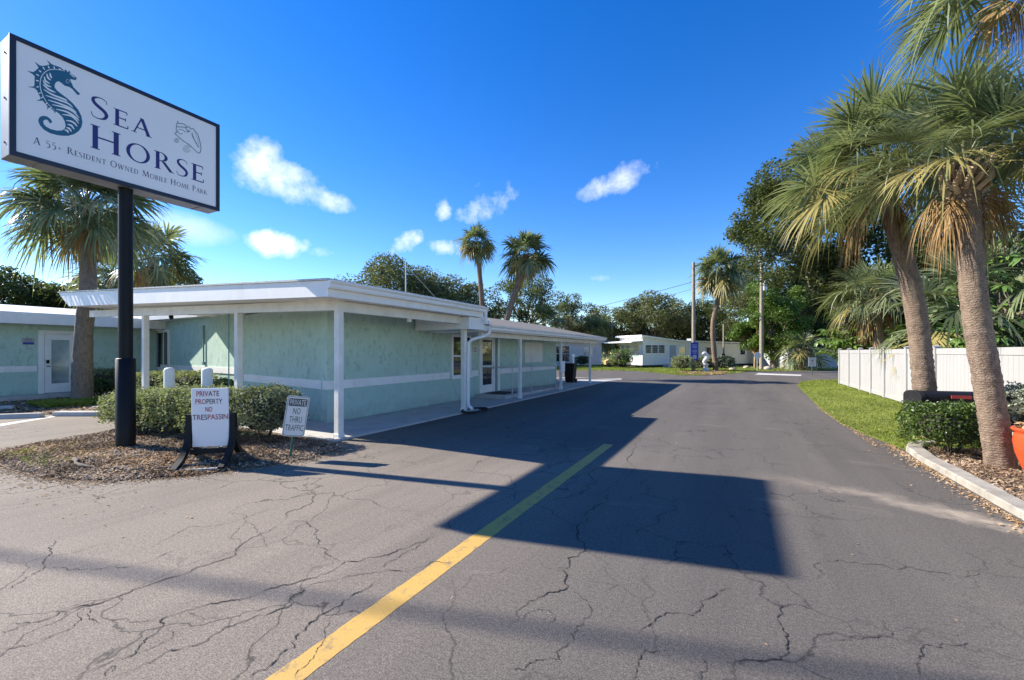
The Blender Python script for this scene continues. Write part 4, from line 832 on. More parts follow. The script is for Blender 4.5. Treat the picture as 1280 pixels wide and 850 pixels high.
def window(parent, a, b, z0, z1, mull='h', fw=0.075, glass=M_GLASS, frame=M_WHITE, sill=True, pr=0.05, nm='window'):
    a, b = np.array(a, float), np.array(b, float); L = np.linalg.norm(b - a); d = (b - a) / L; nn = np.array([d[1], -d[0]]); d3, n3 = np.array([*d, 0]), np.array([*nn, 0]); c = np.array([*((a + b) / 2), 0])
    m = MB()
    for s in (-1, 1): frame_box(m, c + d3 * s * (L / 2 + fw / 2) + n3 * (pr / 2 - 0.01) + [0, 0, (z0 + z1) / 2], d3, n3, (0, 0, 1), fw, pr + 0.02, z1 - z0)
    for z, h_ in ((z1 + fw / 2, fw), (z0 - fw / 2, fw)): frame_box(m, c + n3 * (pr / 2 - 0.008) + [0, 0, z], d3, n3, (0, 0, 1), L + 2 * fw, pr + 0.024, h_)
    if sill: frame_box(m, c + n3 * (pr / 2 + 0.012) + [0, 0, z0 - fw - 0.012], d3, n3, (0, 0, 1), L + 2 * fw + 0.08, pr + 0.05, 0.03)
    w = m.build(nm, frame, parent)
    m = MB(); q = c + n3 * 0.006; m.add([q - d3 * L / 2 + [0, 0, z0], q + d3 * L / 2 + [0, 0, z0], q + d3 * L / 2 + [0, 0, z1], q - d3 * L / 2 + [0, 0, z1]], [(0, 1, 2, 3)]); m.build('pane', glass, w)
    m = MB()
    if mull == 'h': frame_box(m, c + n3 * 0.018 + [0, 0, (z0 + z1) / 2], d3, n3, (0, 0, 1), L, 0.024, 0.05)
    elif mull == 'side':
        frame_box(m, c + n3 * 0.016 + d3 * L * 0.18 + [0, 0, (z0 + z1) / 2], d3, n3, (0, 0, 1), 0.05, 0.02, z1 - z0 - 0.01); frame_box(m, c + n3 * 0.017 + d3 * L * 0.47 + [0, 0, (z0 + z1) / 2], d3, n3, (0, 0, 1), 0.04, 0.02, z1 - z0 - 0.01)
    elif mull == 'grid':
        for k in (1, 2, 3): frame_box(m, c + n3 * 0.016 + [0, 0, z0 + (z1 - z0) * k / 4], d3, n3, (0, 0, 1), L, 0.02, 0.035)
        for k in (1, 2): frame_box(m, c + n3 * 0.017 + d3 * L * (k / 3 - 0.5), d3, n3, (0, 0, 1), 0.07, 0.02, 0.01) if False else frame_box(m, c + n3 * 0.018 + d3 * L * (k / 3 - 0.5) + [0, 0, (z0 + z1) / 2], d3, n3, (0, 0, 1), 0.09, 0.022, z1 - z0)
    if mull: m.build('sash', frame, w)
    return w
w = window(bd, (XW, 11.13), (XW, 12.08), 0.86, 2.08, 'h', 0.09)
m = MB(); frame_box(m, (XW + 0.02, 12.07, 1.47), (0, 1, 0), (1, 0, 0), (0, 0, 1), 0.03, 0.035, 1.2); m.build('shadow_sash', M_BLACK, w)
for xl, xr, yt, yb, gl in ((122, 134, 420, 455, M_GLASS2), (160, 171.5, 414, 455, M_GLASS), (192, 211, 416, 459, M_GLASS)):
    a, b = line_hit(xl, B0, B1), line_hit(xr, B0, B1); D = np.array([*((a + b) / 2), 0]) @ FV
    window(bd, a, b, 1.6 + (440 - yb) * D / 535, 1.6 + (440 - yt) * D / 535, 'side' if xl > 180 else 'h', 0.11, gl, sill=False)
# entrance door
dr = MB(); z0d, z1d = 0.15, 2.13
for y in (12.735, 13.685): box(dr, XW - 0.02, XW + 0.07, y - 0.045, y + 0.045, z0d, z1d)
box(dr, XW - 0.02, XW + 0.074, 12.69, 13.73, z1d, z1d + 0.09)
dw = dr.build('door', M_WHITE, bd)
m = MB(); 
for y0, y1 in ((12.785, 12.885), (13.535, 13.635)): box(m, XW + 0.01, XW + 0.05, y0, y1, z0d + 0.01, z1d - 0.005)
for a, b in ((z0d + 0.01, 0.43), (1.06, 1.12), (2.03, z1d - 0.005)): box(m, XW + 0.012, XW + 0.048, 12.885, 13.535, a, b)
m.build('door_leaf', M_WHITE, dw)
m = MB(); m.add([(XW + 0.03, 12.885, 0.43), (XW + 0.03, 13.535, 0.43), (XW + 0.03, 13.535, 2.03), (XW + 0.03, 12.885, 2.03)], [(0, 1, 2, 3)]); m.build('pane', M_GLASS, dw)
m = MB(); tube(m, [(XW + 0.1, 13.57, 0.98), (XW + 0.1, 13.57, 1.25)], 0.014, 8); box(m, XW + 0.05, XW + 0.1, 13.56, 13.58, 1.0, 1.02); m.build('handle', M_ALU, dw)
m = MB(); box(m, XW + 0.004, XW + 0.02, 13.74, 13.95, 0.13, 2.2); m.build('shade_panel', M_DKTEAL, bd)  # darker teal sheet paints the shade on the wall slot beside the door
m = MB(); box(m, XW - 0.01, XW + 0.06, 13.96, 14.12, 0.13, 2.22); m.build('door_trim', M_WHITE, bd)
m = MB(); box(m, XW - 0.01, XW + 0.035, 16.35, 18.2, 1.13, 2.03, 0, 0.01); m.build('boarded_window', M_WHITE2, bd)
# upper roof: a low shed rising to the left with white fascias
rz = lambda x: 2.82 + (XE - x) * 0.0455
ur = MB(); prism(ur, [(XE, 2.53), (-16.75, 2.53 + 10.7 * 0.0345), (-17.42, rz(-17.42) - 0.06), (-17.42, rz(-17.42) - 0.02), (XE, 2.80)], (0, 9.9, 0), (1, 0, 0), (0, 0, 1), (0, -1, 0), 4.98)
upper = ur.build('upper_roof', M_WHITE, bd)
m = MB(); prism(m, [(XE + 0.03, 2.802), (-17.47, rz(-17.47) - 0.018), (-17.47, rz(-17.47) + 0.012), (XE + 0.03, 2.835)], (0, 9.93, 0), (1, 0, 0), (0, 0, 1), (0, -1, 0), 5.04); m.build('drip_edge', M_DRIP, upper)
m = MB(); GP = [(0.0, 0.0), (0.07, 0.0), (0.085, 0.03), (0.085, 0.075), (0.12, 0.11), (0.12, 0.135), (0.11, 0.135), (0.0, 0.12)]
prism(m, GP, (XE + 0.002, 9.98, 2.665), (1, 0, 0), (0, 0, 1), (0, -1, 0), 5.1); m.build('gutter', M_WHITE, upper)
m = MB(); box(m, -17.0, XP + 0.05, 5.42, 5.52, 2.36, 2.43); prism(m, [(XP + 0.06, 2.36), (-16.9, 2.63), (-16.9, 2.80), (XP + 0.06, 2.54)], (0, 5.535, 0), (1, 0, 0), (0, 0, 1), (0, -1, 0), 0.13)
m = MB(); prism(m, [(XP + 0.06, 2.36), (-16.9, 2.63), (-16.9, 2.82), (XP + 0.06, 2.55)], (0, 5.535, 0), (1, 0, 0), (0, 0, 1), (0, -1, 0), 0.13); m.build('beam', M_WHITE2, bd)
m = MB(); box(m, XP - 0.06, XP + 0.055, 5.54, 9.3, 2.34, 2.535); box(m, XP - 0.03, XP + 0.03, 7.35, 7.43, 2.27, 2.34); m.build('beam', M_WHITE2, bd)
m = MB(); box(m, -7.9, -6.12, 9.3, 10.25, 2.2, 2.52); box(m, -8.1, -6.08, 10.26, 10.32, 2.16, 2.5); m.build('soffit_box', M_WHITE, bd)
# lower roof over the walkway
lr = MB(); prism(lr, [(XE, 2.17), (-13.9, 2.17), (-13.9, 2.33), (-10, 3.12), (XE, 2.33)], (0, 22.0, 0), (1, 0, 0), (0, 0, 1), (0, -1, 0), 11.9)
lower = lr.build('lower_roof', M_WHITE, bd)
m = MB(); prism(m, [(XE + 0.04, 2.325), (XE + 0.04, 2.35), (-10, 3.165), (-13.95, 2.35), (-13.95, 2.325), (-10, 3.13)], (0, 22.05, 0), (1, 0, 0), (0, 0, 1), (0, -1, 0), 12.0); m.build('shingles', M_SHING, lower)
m = MB(); prism(m, GP, (XE + 0.002, 22.02, 2.2), (1, 0, 0), (0, 0, 1), (0, -1, 0), 11.9); m.build('gutter', M_WHITE, lower)
m = MB(); box(m, XP - 0.055, XP + 0.055, 10.35, 21.8, 2.03, 2.168); m.build('beam', M_WHITE2, bd)
for x, y, zt in ((XP, 5.48, 2.37), (-9.57, 5.48, 2.45), (-13.7, 5.48, 2.56), (XP, 9.55, 2.2), (XP, 12.9, 2.04), (XP, 16.7, 2.04), (XP, 20.7, 2.04)):
    m = MB(); s = 0.062 if y < 10 else 0.05; box(m, x - s, x + s, y - s, y + s, -0.02, zt, 0, 0.008); box(m, x - s - 0.012, x + s + 0.012, y - s - 0.012, y + s + 0.012, 0.03, 0.11, 0, 0.005)
    po = m.build('post', M_WHITE2, bd)
m = MB(); tube(m, [(-6.0, 9.93, 2.72), (-6.0, 9.93, 2.38)], 0.045, 8); m.build('downspout', M_WHITE, bd)
m = MB(); P = [(-5.99, 10.12, 2.25), (-5.99, 10.12, 2.13), (-6.05, 10.05, 2.05), (-6.3, 9.72, 1.94), (-6.35, 9.62, 1.85), (-6.35, 9.6, 0.28), (-6.33, 9.6, 0.16), (-6.2, 9.58, 0.08)]
tube(m, P, [0.045] * 8, 8); m.build('downspout', M_WHITE, bd)
m = MB(); tube(m, [(-9.85, 6.80, 2.5), (-9.85, 6.80, 1.5)], 0.012, 6); a = line_hit(255, A0, A1); a2 = line_hit(256, B0, B1)
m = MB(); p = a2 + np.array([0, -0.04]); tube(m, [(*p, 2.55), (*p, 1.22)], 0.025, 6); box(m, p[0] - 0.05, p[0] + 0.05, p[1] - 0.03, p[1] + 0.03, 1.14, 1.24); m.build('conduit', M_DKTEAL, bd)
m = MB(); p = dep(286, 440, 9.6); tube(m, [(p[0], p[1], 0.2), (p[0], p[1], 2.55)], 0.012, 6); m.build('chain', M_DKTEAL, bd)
m = MB(); box(m, -8.9, -8.55, 7.2, 7.7, 2.9, 3.22, 0, 0.01); m.build('roof_vent', M_WHITE2, bd)
m = MB(); tube(m, [(-9.4, 10.6, 2.6), (-9.4, 10.6, 4.5)], 0.02, 6); tube(m, [(-9.4, 10.6, 4.4), (-9.0, 12.4, 3.0)], 0.008, 5); m.build('vent_mast', M_ALU, bd)

fn = thing('ceiling_fan', 'pale ceiling fan hanging under the front porch soffit', 'fan', dep(266, 393, 11.2)); c = np.array(fn.location)
m = MB(); tube(m, [c + [0, 0, 0.28], c + [0, 0, 0.02]], 0.018, 8); lathe(m, [(0.02, 0.08), (0.1, 0.06), (0.11, 0.0), (0.07, -0.05), (0.02, -0.07)], c, 14); m.build('motor', M_WHITE2, fn)
for k in range(4):
    a = 0.4 + k * math.pi / 2; d = np.array([math.cos(a), math.sin(a), 0]); m = MB(); frame_box(m, c + d * 0.42, d, np.array([-d[1], d[0], 0.12]), (0, 0, 1), 0.6, 0.13, 0.012); m.build('blade', M_WHITE2, fn)
c = dep(214, 397, 11.8); m = MB(); lathe(m, [(0.05, 0.06), (0.055, 0.02), (0.05, -0.02), (0.03, -0.045), (0.005, -0.05)], c, 14); box(m, c[0] - 0.03, c[0] + 0.03, c[1] - 0.03, c[1] + 0.03, c[2] + 0.05, 2.75)
tag(m.build('security_camera', M_BPLAST), 'small black dome camera hanging under the porch soffit', 'camera')

hr = thing('handrail', 'grey metal pipe handrail running along the entry ramp', 'handrail', (-6.95, 13.2, 0))
m = MB(); tube(m, spline([(-7.8, 12.75, 1.06), (-7.3, 12.75, 1.07), (-7.0, 12.9, 1.07), (-6.95, 13.3, 1.07), (-6.95, 15, 1.05), (-6.95, 17.5, 1.0), (-6.95, 18.3, 0.98)], 4), 0.022, 8); m.build('rail', M_ALU, hr)
for y in (13.3, 14.9, 17.4):
    m = MB(); tube(m, [(-6.95, y, 0.1 if y < 16 else 0.04), (-6.95, y, 1.04 if y < 16 else 0.99)], 0.02, 8); box(m, -7.0, -6.9, y - 0.05, y + 0.05, 0.05, 0.158); m.build('rail_post', M_ALU, hr)
m = MB(); box(m, -7.75, -7.0, 12.85, 13.75, 0.147, 0.165, 0, 0.004); tag(m.build('door_mat', M_SHADE), 'dark door mat on the step below the glass door', 'door mat')
m = MB(); box(m, XW + 0.002, XW + 0.014, 12.33, 12.58, 1.58, 1.8); nb = m.build('notice', M_SIGNW); tag(nb, 'small white notice with dark lines on the wall beside the glass door', 'notice')
m = MB()
for k in range(4): box(m, XW + 0.0142, XW + 0.0155, 12.36, 12.55, 1.61 + 0.045 * k, 1.632 + 0.045 * k)
m.build('printed_lines', M_BLUE, nb)
nb.location = (0, 0, 0)
m = MB(); box(m, XP + 0.055, XP + 0.075, 16.5, 16.98, 0.78, 1.22); tag(m.build('notice_board', M_WHITE), 'white panel fixed to the second post from the far end', 'notice board')
m = MB()
for k in range(3): P = [(-6.15 + 0.24 * math.cos(a) * (1 + 0.1 * k) , 9.62 + 0.42 * math.sin(a) * (1 + 0.08 * k), 0.03 + 0.018 * k) for a in np.linspace(0.3 * k, 5.6 + 0.3 * k, 30)]; tube(m, P, 0.016, 6)
tag(m.build('hose', M_WIRE), 'black hose coiled on the asphalt below the downspout', 'hose')
bn_ = thing('wheelie_bin', 'black wheeled bin standing at the far end of the teal wall', 'bin', (-7.55, 20.9, 0.04)); x, y = -7.55, 20.9
m = MB(); P = [(x + sx * a, y + sy * a, z) for a, z in ((0.2, 0.06), (0.27, 0.98)) for sx, sy in ((-1, -1), (1, -1), (1, 1), (-1, 1))]; m.add(P, BOXF); m.build('body', M_BPLAST, bn_)
m = MB(); frame_box(m, (x, y, 1.0), (1, 0, 0), (0, 1, 0), (0, 0, 1), 0.58, 0.6, 0.05, 0, 0.015); m.build('lid', M_BPLAST, bn_)
for s in (-1, 1): m = MB(); tube(m, [(x + s * 0.2, y + 0.24, 0.13), (x + s * 0.26, y + 0.24, 0.13)], 0.09, 14); m.build('wheel', M_TYRE, bn_)
for x, y, h_, lab in ((-10.55, 4.63, 1.25, 'white round bollard behind the hedge nearer the sign pole, flat top'), (-9.08, 4.61, 1.27, 'white round bollard just above the letter board, domed scuffed top')):
    m = MB(); lathe(m, [(0.095, -0.02), (0.095, h_ - 0.03), (0.085, h_), (0.05, h_ + 0.02), (0.005, h_ + 0.025)], (x, y, 0), 20); tag(m.build('bollard', M_WHITE2), lab, 'bollard', 'white bollards behind the hedge')

# ------------------------------------------------------------------ office wing on the left
ow = thing('office_wing', 'low teal office wing with white roof edge and glazed white door at the left edge', 'building', (-21.6, 5, 0)); XO = -21.6
m = MB(); box(m, XO - 5, XO, -4, 9.0, -0.1, 2.72); m.build('wall', M_STUC, ow)
m = MB(); y0 = onX(47, 440, XO)[1]; y1 = onX(100, 440, XO)[1]; bandseg(m, (XO, -4), (XO, y0 - 0.02), 0.92, 1.12); m.build('trim_band', M_WHITE, ow)
ze, zb = onX(20, 389.5, XO + 0.8)[2], onX(20, 404, XO + 0.8)[2]
m = MB(); prism(m, [(XO + 0.8, zb), (XO - 5.5, zb), (XO - 5.5, ze + 0.5), (XO - 2.5, ze + 0.45), (XO + 0.8, ze)], (0, 9.6, 0), (1, 0, 0), (0, 0, 1), (0, -1, 0), 14)
prism(m, [(8.2, 2.84), (12.5, 2.84), (12.5, 3.5), (8.2, 3.2)], (-20.78, 0, 0), (0, 1, 0), (0, 0, 1), (1, 0, 0), 7.4); m.build('roof', M_WHITE, ow)
D0 = onX(50, 440, XO)[1]; D1 = onX(97, 440, XO)[1]; zt = onX(75, 418, XO)[2]
m = MB(); 
for a, b in ((D0 - 0.05, D0 + 0.09), (D1 - 0.05, D1 + 0.09)): box(m, XO - 0.01, XO + 0.06, a, b, 0.14, zt)
box(m, XO - 0.012, XO + 0.064, D0 - 0.05, D1 + 0.09, zt, zt + 0.13); od = m.build('door', M_WHITE, ow)
m = MB(); a, b = D0 + 0.10, D1 - 0.06; gy0, gy1, gz0, gz1 = a + 0.17, b - 0.17, 0.48, zt - 0.2
for q in ((a, gy0, 0.16, zt - 0.01), (gy1, b, 0.16, zt - 0.01), (gy0, gy1, 0.16, gz0), (gy0, gy1, gz1, zt - 0.01)): box(m, XO + 0.005, XO + 0.045, q[0], q[1], q[2], q[3])
m.build('door_leaf', M_WHITE, od)
m = MB(); m.add([(XO + 0.02, gy0, gz0), (XO + 0.02, gy1, gz0), (XO + 0.02, gy1, gz1), (XO + 0.02, gy0, gz1)], [(0, 1, 2, 3)]); m.build('pane', M_GLASS2, od)
m = MB(); box(m, XO + 0.046, XO + 0.09, a + 0.04, a + 0.11, 1.2, 1.32); m.build('lock', M_BLACK, od); m = MB(); box(m, XO + 0.046, XO + 0.1, a + 0.05, a + 0.14, 1.08, 1.11); m.build('handle', M_BLACK, od)
s0, s1 = onX(27.5, 440, XO)[1], onX(43, 440, XO)[1]; z1, z0 = onX(35, 422.5, XO)[2], onX(35, 431, XO)[2]
sgn = thing('office_sign', 'small blue and white office plate on the teal wall left of the glazed door', 'sign', (XO, s0, z0))
m = MB(); box(m, XO + 0.002, XO + 0.02, s0, s1, z0, z1); pl_ = m.build('plate', M_VINYL, sgn)
m = MB(); box(m, XO + 0.0202, XO + 0.0215, s0 + 0.02, s1 - 0.02, z0 + 0.015, z0 + (z1 - z0) * 0.38); text_on(m, 'OFFICE', (XO + 0.0202, s0 + 0.06, z0 + (z1 - z0) * 0.46), (0, 1, 0), (0, 0, 1), s1 - s0 - 0.12, (z1 - z0) * 0.44); m.build('lettering', M_BLUE, pl_)

# ================================================================== hedges and shrubs at the sign
G1 = 'hedge shrubs in front of the teal building'
for x, y, rx, ry, h_, mt, lab in ((-10.95, 4.2, 0.55, 0.5, 0.72, M_HEDGE, 'leftmost low hedge shrub of the row, nearest the car park'), (-10.15, 4.18, 0.62, 0.5, 0.80, M_HEDGE, 'pale green hedge shrub just left of the black sign pole, second in its row'), (-9.25, 4.25, 0.62, 0.5, 0.86, M_HEDGE, 'pale green hedge shrub right behind the black sign pole'), (-8.35, 4.35, 0.62, 0.5, 0.88, M_HEDGE, 'light hedge shrub behind the left leg of the letter board'), (-7.28, 4.62, 0.56, 0.5, 0.92, M_HEDGED, 'greyish rounded hedge shrub between the letter board and the tilted sign')):
    shrub('hedge_shrub', lab, (x, y, 0.05), rx, ry, h_, 0.055, 5200, mt, G1)
G2 = 'foundation shrubs under the office windows'
for px, D, rx, h_, mt, lab in ((92, 17.4, 0.45, 0.85, M_DARKL, 'dark green shrub left of the left palm trunk by the office door'), (134, 16.4, 0.85, 0.95, M_HEDGE, 'light green shrub between the left palm trunk and the sign pole'), (121, 15.4, 0.6, 0.6, M_DARKL, 'low dark shrub right of the left palm trunk'), (196, 14.2, 0.75, 0.95, M_HEDGE, 'rounded light shrub below the narrow window behind the hedge'), (236, 13.4, 0.85, 1.0, M_HEDGE, 'rounded light shrub seen between the two bollards'), (275, 12.6, 0.5, 0.8, M_HEDGE, 'small light shrub behind the second bollard')):
    p = ground_at(px, D); shrub('foundation_shrub', lab, p, rx, rx * 0.8, h_, 0.08, 1800, mt, G2)

# ================================================================== fence, mailbox, plants on the right
fe = thing('vinyl_fence', 'long white vinyl privacy fence along the right side of the lawn', 'fence', (4.55, 6, 0)); XF = 4.55
FY = [4.3, 6.4, 8.55, 10.7, 12.75, 14.75, 16.85, 19.0, 20.65, 22.3, 24.2, 26.2]; FZ = 1.70
for y in FY:
    m = MB(); box(m, XF - 0.064, XF + 0.064, y - 0.064, y + 0.064, -0.05, FZ + 0.03, 0, 0.008)
    po = m.build('fence_post', M_VINYL, fe)
    m = MB(); s = 0.075; m.add([(XF - s, y - s, FZ + 0.03), (XF + s, y - s, FZ + 0.03), (XF + s, y + s, FZ + 0.03), (XF - s, y + s, FZ + 0.03), (XF - s, y - s, FZ + 0.05), (XF + s, y - s, FZ + 0.05), (XF + s, y + s, FZ + 0.05), (XF - s, y + s, FZ + 0.05), (XF, y, FZ + 0.085)], [(0, 3, 2, 1), (0, 1, 5, 4), (1, 2, 6, 5), (2, 3, 7, 6), (3, 0, 4, 7), (4, 5, 8), (5, 6, 8), (6, 7, 8), (7, 4, 8)]); m.build('post_cap', M_VINYL, po)
for a, b in zip(FY[:-1], FY[1:]):
    a, b = a + 0.066, b - 0.066; m = MB(); box(m, XF - 0.028, XF + 0.028, a, b, FZ - 0.16, FZ - 0.01, 0, 0.006); box(m, XF - 0.028, XF + 0.028, a, b, 0.05, 0.19, 0, 0.006)
    k = int((b - a) / 0.17); w_ = (b - a) / k
    for i in range(k): box(m, XF - 0.013, XF + 0.013, a + w_ * i + 0.003, a + w_ * (i + 1) - 0.003, 0.185, FZ - 0.155)
    box(m, XF - 0.008, XF + 0.008, a, b, 0.185, FZ - 0.155)
    m.build('fence_panel', M_VINYL, fe)
# second leg of the fence turning behind the house plot
f2 = thing('return_fence', 'short run of white vinyl fence turning away at the far corner of the lawn', 'fence', (4.6, 26.2, 0))
m = MB(); box(m, 4.63, 7.0, 26.17, 26.2, 0.05, FZ - 0.02); box(m, 4.63, 7.0, 26.16, 26.22, FZ - 0.15, FZ); m.build('fence_panel', M_VINYL, f2)
m = MB(); box(m, 7.0, 7.12, 26.13, 26.25, 0, FZ + 0.06); m.build('fence_post', M_VINYL, f2)

mc = dep(1184, 440, 7.45); mc[2] = 0; mx_ = np.array([RV[0], RV[1], 0]); my_ = np.array([FV[0], FV[1], 0]); mx_ = mx_ * 0.96 - my_ * 0.28; mx_ /= np.linalg.norm(mx_); my_ = np.array([-mx_[1], mx_[0], 0])
mb_ = thing('mailbox', 'large black metal mailbox with a red flag behind the clipped shrub', 'mailbox', mc)
m = MB(); pr_ = [(-0.25, 0.52), (0.25, 0.52), (0.25, 0.82)] + [(0.25 * math.cos(R(a)), 0.82 + 0.1 * math.sin(R(a))) for a in range(15, 180, 15)] + [(-0.25, 0.82)]
prism(m, pr_, mc - mx_ * 0.46, my_, (0, 0, 1), mx_, 0.92); m.build('body', M_BLACK, mb_)
m = MB(); pr2 = [(x * 1.06, z + 0.006 * (1 if z > 0.7 else -1)) for x, z in pr_]; prism(m, pr2, mc - mx_ * 0.5, my_, (0, 0, 1), mx_, 0.06); m.build('door', M_BPLAST, mb_); m = MB(); prism(m, pr2, mc + mx_ * 0.44, my_, (0, 0, 1), mx_, 0.03); m.build('back_plate', M_BPLAST, mb_)
m = MB(); frame_box(m, mc - my_ * 0.272 + mx_ * 0.04 + [0, 0, 0.84], mx_, my_, (0, 0, 1), 0.27, 0.012, 0.055); m.build('flag', M_REDP, mb_)
m = MB(); frame_box(m, mc + [0, 0, 0.25], mx_, my_, (0, 0, 1), 0.1, 0.1, 0.55); m.build('post', M_POLEW, mb_)
p = ground_at(1187, 6.75); shrub('clipped_shrub', 'glossy dark green clipped shrub with a few orange flowers by the kerb', p, 0.53, 0.5, 0.77, 0.05, 6500, M_IXORA, flowers=4, boxy=0.75)
p = ground_at(1222, 7.7); shrub('low_shrub', 'small bright green shrub between the clipped shrub and the palm trunk', p, 0.34, 0.3, 0.55, 0.055, 1400, M_BRIGHT, boxy=0.4)
p = ground_at(1284, 7.4); shrub('silver_shrub', 'silvery leaved shrub against the white fence at the right edge', p, 0.55, 0.42, 1.0, 0.055, 3200, M_GREYL, boxy=0.4)
p = ground_at(1302, 5.42); pass; pt = thing('flower_pot', 'glossy orange red planter pot at the right edge beside the palm trunk', 'plant pot', p)
m = MB(); lathe(m, [(0.12, 0.02), (0.17, 0.12), (0.225, 0.3), (0.245, 0.45), (0.235, 0.54), (0.222, 0.57), (0.25, 0.585), (0.262, 0.61), (0.25, 0.63), (0.225, 0.625), (0.215, 0.58), (0.2, 0.55)], p, 32); m.build('pot', M_POT, pt)
m = MB(); k = 260; a = rng.uniform(0, 6.28, k); r_ = rng.uniform(0, 0.2, k); leaves(m, p + np.c_[r_ * np.cos(a), r_ * np.sin(a), 0.6 + rng.uniform(0, 0.1, k)], 0.09, 0, 0.35, 0.0); m.build('dry_plant', M_CHIPO, pt)

# ================================================================== palms
def P3(x, y, D): return dep(x, y, D)
palm('palm_tree', 'thick palm trunk nearest the camera at right beside the orange pot', ground_at(1253, 5.9), P3(1207, 208, 6.0), [P3(1237, 495, 5.92), P3(1216, 360, 5.95)], 0.15, 0.138, 48, 0.6, 0.74, 60, 10, seed=1, boots=36, elmin=-2, yel=0.16, rings=110, wid=0.017, droop=0.26)
palm('palm_tree', 'leaning palm trunk rising behind the black mailbox, full fan crown', ground_at(1162, 7.9), P3(1100, 216, 7.9), [P3(1154, 470, 7.9), P3(1141, 370, 7.9)], 0.168, 0.15, 50, 0.76, 0.86, 60, 12, seed=2, boots=30, elmin=-8, yel=0.16, rings=110, wid=0.017, droop=0.28)
palm('palm_tree', 'palm behind the fence whose fronds hang into the top right corner', ground_at(1322, 7.6), P3(1300, -62, 7.6), None, 0.2, 0.17, 26, 1.0, 1.15, 60, 4, seed=3, boots=12, elmin=-26, yel=0.1, wid=0.019, droop=0.35)
palm('palm_tree', 'shorter palm with yellowing fronds growing behind the white fence', ground_at(1100, 19), P3(1096, 372, 19), None, 0.22, 0.2, 46, 0.8, 1.05, 34, 18, seed=4, boots=16, elmin=-14, yel=0.4, wid=0.028, tm=trunk_mat('ochre sabal trunk', (0.30, 0.20, 0.10), (0.46, 0.33, 0.18), 8))
palm('palm_tree', 'palm at left rising behind the big sign with a bushy drooping crown', ground_at(103, 13.6), P3(108, 262, 13.4), [P3(104, 430, 13.5), P3(110, 350, 13.4)], 0.25, 0.18, 52, 0.78, 1.12, 44, 6, seed=5, boots=14, elmin=-30, yel=0.06, tm=M_TRUNKG, droop=0.42, wid=0.026)
palm('palm_tree', 'left background palm with an orange dead skirt above the roof', ground_at(190, 25), P3(190, 322, 25), None, 0.25, 0.2, 36, 1.0, 1.25, 20, 14, seed=6, boots=0, elmin=-30, wid=0.05)
palm('palm_tree', 'left background palm half hidden behind the sign pole', ground_at(140, 29), P3(140, 345, 29), None, 0.25, 0.2, 34, 1.2, 1.5, 18, 4, seed=7, boots=0, wid=0.055)
palm('palm_tree', 'tall slim palm behind the building, left one of the pair', ground_at(606, 27), P3(595, 303, 27), [P3(602, 372, 27)], 0.17, 0.13, 40, 0.5, 0.72, 22, 14, seed=8, boots=0, elmin=-45, wid=0.055, yel=0.3)
palm('palm_tree', 'tall palm behind the building leaning right, right one of the pair', ground_at(618, 26.5), P3(658, 318, 26.5), [P3(632, 405, 26.5), P3(646, 360, 26.5)], 0.2, 0.16, 44, 0.62, 0.92, 22, 14, seed=9, boots=0, elmin=-45, wid=0.055, yel=0.25)
palm('palm_tree', 'tall palm on the mulch island beside the white statue', ground_at(895, 36), P3(899, 338, 36), [P3(891, 410, 36), P3(897, 375, 36)], 0.2, 0.17, 48, 0.9, 1.25, 26, 18, seed=10, boots=0, elmin=-45, wid=0.05, yel=0.25, tm=M_TRUNK)
palm('palm_tree', 'small shaggy palm on the far verge left of the grey home', ground_at(1001, 37.5), P3(1002, 436, 37.5), None, 0.2, 0.16, 26, 0.8, 1.1, 18, 10, seed=11, boots=0, elmin=-50, wid=0.05, yel=0.5, tm=M_BARKO)
palm('palm_tree', 'distant dark palm above the covered walkway roof', ground_at(707, 58), P3(707, 392, 58), None, 0.22, 0.17, 28, 0.8, 1.1, 14, 10, seed=12, boots=0, wid=0.06)
palm('palm_tree', 'distant bushy palm left of the white mobile home', ground_at(748, 56), P3(747, 418, 56), None, 0.25, 0.2, 34, 1.2, 1.6, 16, 4, seed=13, boots=0, wid=0.06, yel=0.4)
palm('palm_tree', 'distant low palm above the roof between the two tall palms and the home', ground_at(680, 50), P3(680, 404, 50), None, 0.25, 0.2, 34, 1.1, 1.5, 16, 2, seed=18, boots=0, wid=0.06, yel=0.5)
palm('fan_palm', 'large fan palm spreading over the white fence between the two big trunks', ground_at(1208, 13.2), P3(1218, 392, 13.2), None, 0.2, 0.18, 26, 1.1, 1.35, 40, 4, seed=14, boots=6, elmin=-22, group=None, yel=0.1, wid=0.03, droop=0.25)
rng = np.random.default_rng(77)
umbrella_tree('umbrella_tree', 'glossy broad leaved umbrella tree behind the fence at the right edge', ground_at(1262, 12.6), 5.0, 1.3, 120, 0.28)
umbrella_tree('umbrella_tree', 'low umbrella tree whose leaves droop over the fence by the nearest palm', ground_at(1248, 12.0), 2.7, 1.15, 90, 0.26)
umbrella_tree('umbrella_tree', 'tall umbrella tree with big drooping leaves behind the shorter palm', ground_at(1036, 47), 12.9, 2.9, 190, 0.8, bot=0.3, trunk_r=0.1)
umbrella_tree('umbrella_tree', 'wide bright green umbrella tree just left of the fence corner', ground_at(1085, 23), 3.5, 2.3, 260, 0.34, M_BRIGHT, bot=0.25)
umbrella_tree('umbrella_tree', 'small umbrella tree tucked behind the leaning palm trunk', ground_at(1170, 15.5), 3.0, 1.3, 90, 0.3)

